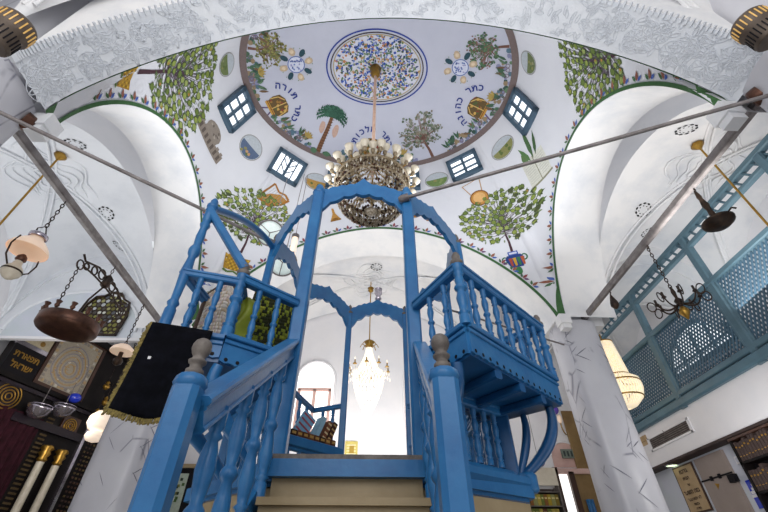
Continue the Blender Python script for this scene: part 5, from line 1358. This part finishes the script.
t = thing('notice', 'small blue and white notice on the wall beside the bookcase', 'notice', (WX, 6.03, 1.8))
mb = MB(); mb.box(WX-.012, WX, 5.9, 6.17, 1.62, 1.96, 'cobalt'); mb.build('sheet', t)
mb = MB()
for i in range(7): y_, z_ = R.uniform(5.94, 6.1), 1.67+.04*i; mb.box(WX-.016, WX-.012, y_-.05, y_+.08, z_, z_+.036, 'wall')
mb.build('white_print', t)
t = thing('bookcase', 'dark bookcase of old volumes at the right edge, under the gallery', 'bookcase', (WX-.1, 5.3, 0))
mb = MB(); mb.box(WX-.05, WX-.01, 4.4, 5.88, 0, 2.4, 'black')
for y_ in (4.4, 5.1, 5.84): mb.box(WX-.2, WX-.05, y_, y_+.04, 0, 2.42, 'ark')
for k in range(6): mb.box(WX-.2, WX-.05, 4.4, 5.88, .3+.36*k, .33+.36*k, 'ark')
mb.box(WX-.21, WX-.01, 4.4, 5.88, 2.40, 2.43, 'wood_dk'); mb.build('case', t)
R.seed(31); bk0 = None
for k in (4, 5):
    y_ = 4.48
    while y_ < 5.8:
        if abs(y_-5.1) < .07: y_ += .1
        w_ = .05; h_ = .26
        if bk0 is None:
            m2 = MB(); m2.box(-.13, -.0, 0, .045, 0, .26, 'dim'); m2.box(-.134, -.13, .008, .037, .18, .2, 'brass'); m2.box(-.134, -.13, .008, .037, .06, .07, 'brass'); bk0 = m2.build('old_book'); o = bk0
        else: o = copy_at(bk0, (0, 0, 0))
        tag(o, 'dark old volume with gilt bands standing in the bookcase under the gallery', 'book', 'old volumes in the dark bookcase')
        o.location = (WX-.06, y_, .33+.36*k); o.scale = (1, 1, R.uniform(.85, 1.1)); y_ += .055

# ------------------------------------------------------------------ rear wall
def back_window(n, cx, hw, z0, zs, rise, frame_lo):
    mb = MB(); y = 9.38
    wp_ = arch_poly(cx, hw, z0, zs, rise); mb.tube([(x, y, z) for x, z in wp_+wp_[:1]], .03, 'wall', 6)
    w = struct('window_%d' % n, mb); mb = MB(); wall_poly(wp_, 9.385, 'pane_pale', mb); mb.build('pane', w)
    if frame_lo:
        mb = MB()
        for x in (cx-hw*.78, cx, cx+hw*.78): mb.box(x-.035, x+.035, 9.32, 9.37, z0, frame_lo, 'winpink')
        for z in (z0+.04, frame_lo): mb.box(cx-hw*.85, cx+hw*.85, 9.32, 9.37, z-.035, z+.035, 'winpink')
        mb.build('window_frame', w, label='pinkish wood window frame')
back_window(8, -1.3, .47, 3.4, 4.72, .47, 4.45)
back_window(9, 1.3, .47, 3.4, 4.72, .47, 4.45)
t = thing('wall_plaque', 'small yellow plaque on the rear wall behind the threshold', 'plaque', (-.36, 9.38, 3.1))
mb = MB(); mb.box(-.5, -.22, 9.36, 9.4, 2.92, 3.3, 'paint', hx('#c9b86a')); mb.build('plate', t); mb = MB()
for i in range(5): mb.box(-.46, -.26, 9.35, 9.36, 2.97+.06*i, 2.99+.06*i, 'paint', hx('#e6deb0'))
mb.box(-.4, -.3, 9.345, 9.36, 3.05, 3.2, 'paint', hx('#a88a3c')); mb.build('raised_pattern', t)
# right end of the rear wall
mb = MB(); mb.bar((4.69, 9.36, 2.78), (4.69, 9.36, 4.02), .26, .06, 'wood2', (0, 1, 0)); tag(mb.build('upright_board'), 'plain tan upright board on the rear wall beside the right pillar', 'board')
t = thing('niche_sign', 'small dark sign plate inside a pinkish arched niche', 'sign', (4.45, 9.36, 3.1))
mb = MB(); wall_poly(arch_poly(4.4, .32, 2.82, 3.05, .28), 9.388, 'winpink', mb); mb.tube([(x, 9.38, z) for x, z in arch_poly(4.4, .33, 2.82, 3.05, .29)[2:]], .02, 'wall', 6); mb.build('niche', t, label='pale pink arched niche')
mb = MB(); mb.box(4.3, 4.68, 9.34, 9.375, 3.0, 3.18, 'paint', hx('#7d877c'))
for i in range(4): mb.box(4.34+.08*i, 4.38+.08*i, 9.335, 9.34, 3.03, 3.14, 'paint', hx('#3f4a48'))
mb.build('plate', t)
for x, y, z, nm in ((4.3, 9.2, 3.98, 'upper one, beside the balcony corner'), (3.6, 9.0, 2.84, 'lower one, under the balcony')):
    t = thing('violet_globe_lamp', 'violet glass globe lamp, '+nm, 'lamp', (x, y, z))
    mb = MB(); mb.ball((x, y, z), .13, 'violet', 18, sz=.8); mb.build('globe', t); mb = MB(); mb.tube([(x, y, z+.1), (x, y, z+1.3)], .006, 'iron', 5); mb.lathe([(.06, .09), (.08, .1), (.05, .13)], (x, y, z), 'silver', 14); mb.build('hanger', t)
t = thing('wall_bracket_lamp', 'small curled brass wall bracket lamp beside the tan board', 'lamp', (4.5, 9.3, 3.6))
mb = MB(); mb.tube(bez([(4.55, 9.37, 3.5), (4.45, 9.25, 3.45), (4.38, 9.2, 3.6), (4.4, 9.2, 3.7)]), .014, 'brass', 6); mb.build('arm', t); mb = MB(); mb.lathe([(.02, 3.7), (.05, 3.75), (.04, 3.85), (0, 3.88)], (4.4, 9.2, 0), 'milk_warm', 12); mb.build('shade', t)
mb = MB(); mb.box(3.98, 4.08, 9.28, 9.4, 0, 2.8, 'wood_dk'); mb.box(4.3, 4.42, 9.28, 9.4, 0, 2.72, 'wood_dk'); mb.box(3.98, 4.9, 9.28, 9.4, 2.68, 2.78, 'winpink'); d2 = struct('door_2', mb)
mb = MB(); mb.box(4.08, 4.3, 9.36, 9.39, 0, 2.68, 'pane_pale'); mb.build('pane', d2, label='bright glazed strip'); mb = MB(); mb.box(4.42, 4.9, 9.32, 9.39, 0, 2.68, 'wood2'); mb.build('door_panel', d2, label='tan wooden door leaf')
mb = MB(); mb.grid([[(4.5+.14*i/6, 9.25+.02*math.sin(i*2), 2.2-.6*j/6) for i in range(7)] for j in range(7)], 'blue'); o = mb.build('blue_cloth'); o.modifiers.new('s', 'SOLIDIFY').thickness = .03; tag(o, 'blue cloth hanging on the rear door leaf', 'cloth')
t = thing('bookshelf', 'bookshelf of small coloured books against the rear wall under the right balcony', 'bookcase', (3.4, 9.2, 0))
mb = MB(); mb.box(2.9, 3.95, 9.36, 9.39, 0, 2.4, 'dim')
for k in range(9): mb.box(2.9, 3.95, 9.12, 9.36, .3+.25*k, .32+.25*k, 'bare')
for x in (2.88, 3.93): mb.box(x, x+.03, 9.12, 9.38, 0, 2.42, 'bare')
mb.build('case', t)
R.seed(8)
for k in range(5, 8):
    x = 2.93
    while x < 3.86:
        w_ = R.uniform(.06, .09); c_ = R.choice(('#a8902e', '#6f7a38', '#8a5a30', '#5a3426', '#b0a04a', '#7d6a28', '#8f8f5a')); m2 = MB()
        m2.box(x, x+w_-.006, 9.16, 9.34, .32+.25*k, .32+.25*k+.2, 'paint', hx(c_)); m2.box(x+.01, x+w_-.016, 9.156, 9.16, .44+.25*k, .47+.25*k, 'paint', hx('#d8c88a'))
        tag(m2.build('small_book'), 'small coloured book standing on the rear bookshelf', 'book', 'small books on the rear bookshelf'); x += w_
mb = MB(); mb.box(2.9, 3.95, 9.1, 9.12, 2.42, 2.75, 'milk'); o = mb.build('white_curtain'); tag(o, 'white curtain strip above the rear bookshelf', 'curtain')
# glazed cupboard glimpsed behind the stair balusters
t = thing('glazed_bookcase', 'tan and black framed glazed case at the rear left, behind the stair balusters', 'cabinet', (-3.9, 9.3, 0))
mb = MB(); mb.box(-4.5, -3.1, 9.1, 9.36, 0, 2.72, 'black'); mb.build('case', t)
mb = MB(); mb.box(-4.3, -4.1, 9.05, 9.1, 0, 2.75, 'parch'); mb.box(-4.3, -3.1, 9.06, 9.1, 2.68, 2.75, 'wood'); mb.build('frame', t)
mb = MB(); mb.box(-3.95, -3.6, 9.09, 9.098, 1.2, 2.58, 'paint', hx('#b7c4b4'))
for i in range(40): x, z = R.uniform(-3.93, -3.64), R.uniform(1.4, 2.55); mb.box(x-.02, x+.03, 9.082, 9.09, z-.02, z+.03, 'paint', hx(R.choice(('#4f6a3c', '#6f8a5a', '#e6ece6', '#3a4a3c', '#8a8f5a'))))  # leaf reflections put on the glass as coloured flecks
mb.build('glass_door', t, label='glass reflecting green leaves')
# ------------------------------------------------------------------ light
W_ = bpy.data.worlds.new('world'); SC.world = W_; W_.use_nodes = True
W_.node_tree.nodes['Background'].inputs['Color'].default_value = (.93, .96, 1, 1); W_.node_tree.nodes['Background'].inputs['Strength'].default_value = .9
def area(name, loc, target, size, sy, power, color=(1, 1, 1)):
    l = bpy.data.lights.new(name, 'AREA'); l.shape = 'RECTANGLE'; l.size = size; l.size_y = sy; l.energy = power; l.color = color
    o = bpy.data.objects.new(name, l); COL.objects.link(o); o.location = loc
    o.rotation_euler = (Vector(target)-Vector(loc)).to_track_quat('-Z', 'Y').to_euler(); return o
area('dome_fill', (-1.9, 3.9, 5.0), (-1.2, 3.9, 9), 1.0, 2.4, 50, (.95, .97, 1)); area('dome_fill', (1.9, 3.9, 5.0), (1.2, 3.9, 9), 1.0, 2.4, 50, (.95, .97, 1))  # unseen area lamps added on both sides to lift the dome
area('left_aisle_fill', (-5.3, 4.0, 3.4), (-5.3, 4.2, 7), 1.6, 3, 42, (.95, .98, 1))  # upward fill added for the left vault, no fixture there
area('right_aisle_fill', (4.7, 3.6, 3.9), (5.0, 3.8, 7), 1.0, 3, 42, (1, .97, .94))  # upward fill added for the right vault, not a visible lamp
area('rear_bay_fill', (0, 7.6, 2.2), (0, 8.2, 7), 3, 1.6, 120, (1, .99, .97))  # unseen lamp added to whiten the rear bay
area('front_fill', (-.6, -2.4, 4.0), (0, 3.2, 3.0), 5, 3, 130, (1, .98, .96))  # large fill added behind the camera for the bimah front
area('front_vault_fill', (0, -.6, 3.0), (0, -.4, 7), 4, 2, 80, (1, 1, 1))  # unseen fill added below the front vault
area('ark_fill', (-4.7, 6.3, 2.9), (-5.9, 7.6, 3.1), .5, .5, 10, (1, .95, .88))  # unseen lamp added for contrast on the ark front
area('gallery_wall_fill', (4.3, 4.6, 1.9), (5.3, 6.2, 2.4), .8, .8, 15, (1, .98, .95))  # unseen lamp added to brighten the gallery front and wall beneath
area('floor_fill_left', (-2.9, 2.4, .3), (-2.9, 2.4, 5), 1.6, 3.5, 34, (1, .98, .95)); area('floor_fill_right', (3.5, 2.2, .3), (3.6, 2.2, 5), 1.2, 3.5, 20, (1, .98, .95))  # upward lamps added low down, standing in for light off the floor
area('gallery_fill', (6.1, 5.5, 4.4), (6.1, 5.6, 7), .8, 3, 10, (.85, .93, 1))  # unseen bluish lamp added inside the gallery
SC.view_settings.view_transform = 'Standard'; SC.view_settings.look = 'None'; SC.view_settings.exposure = 0
SC.cycles.max_bounces = 8; SC.cycles.diffuse_bounces = 5; SC.cycles.use_denoising = True
for o in bpy.data.objects:
    if '_w' in o: del o['_w']
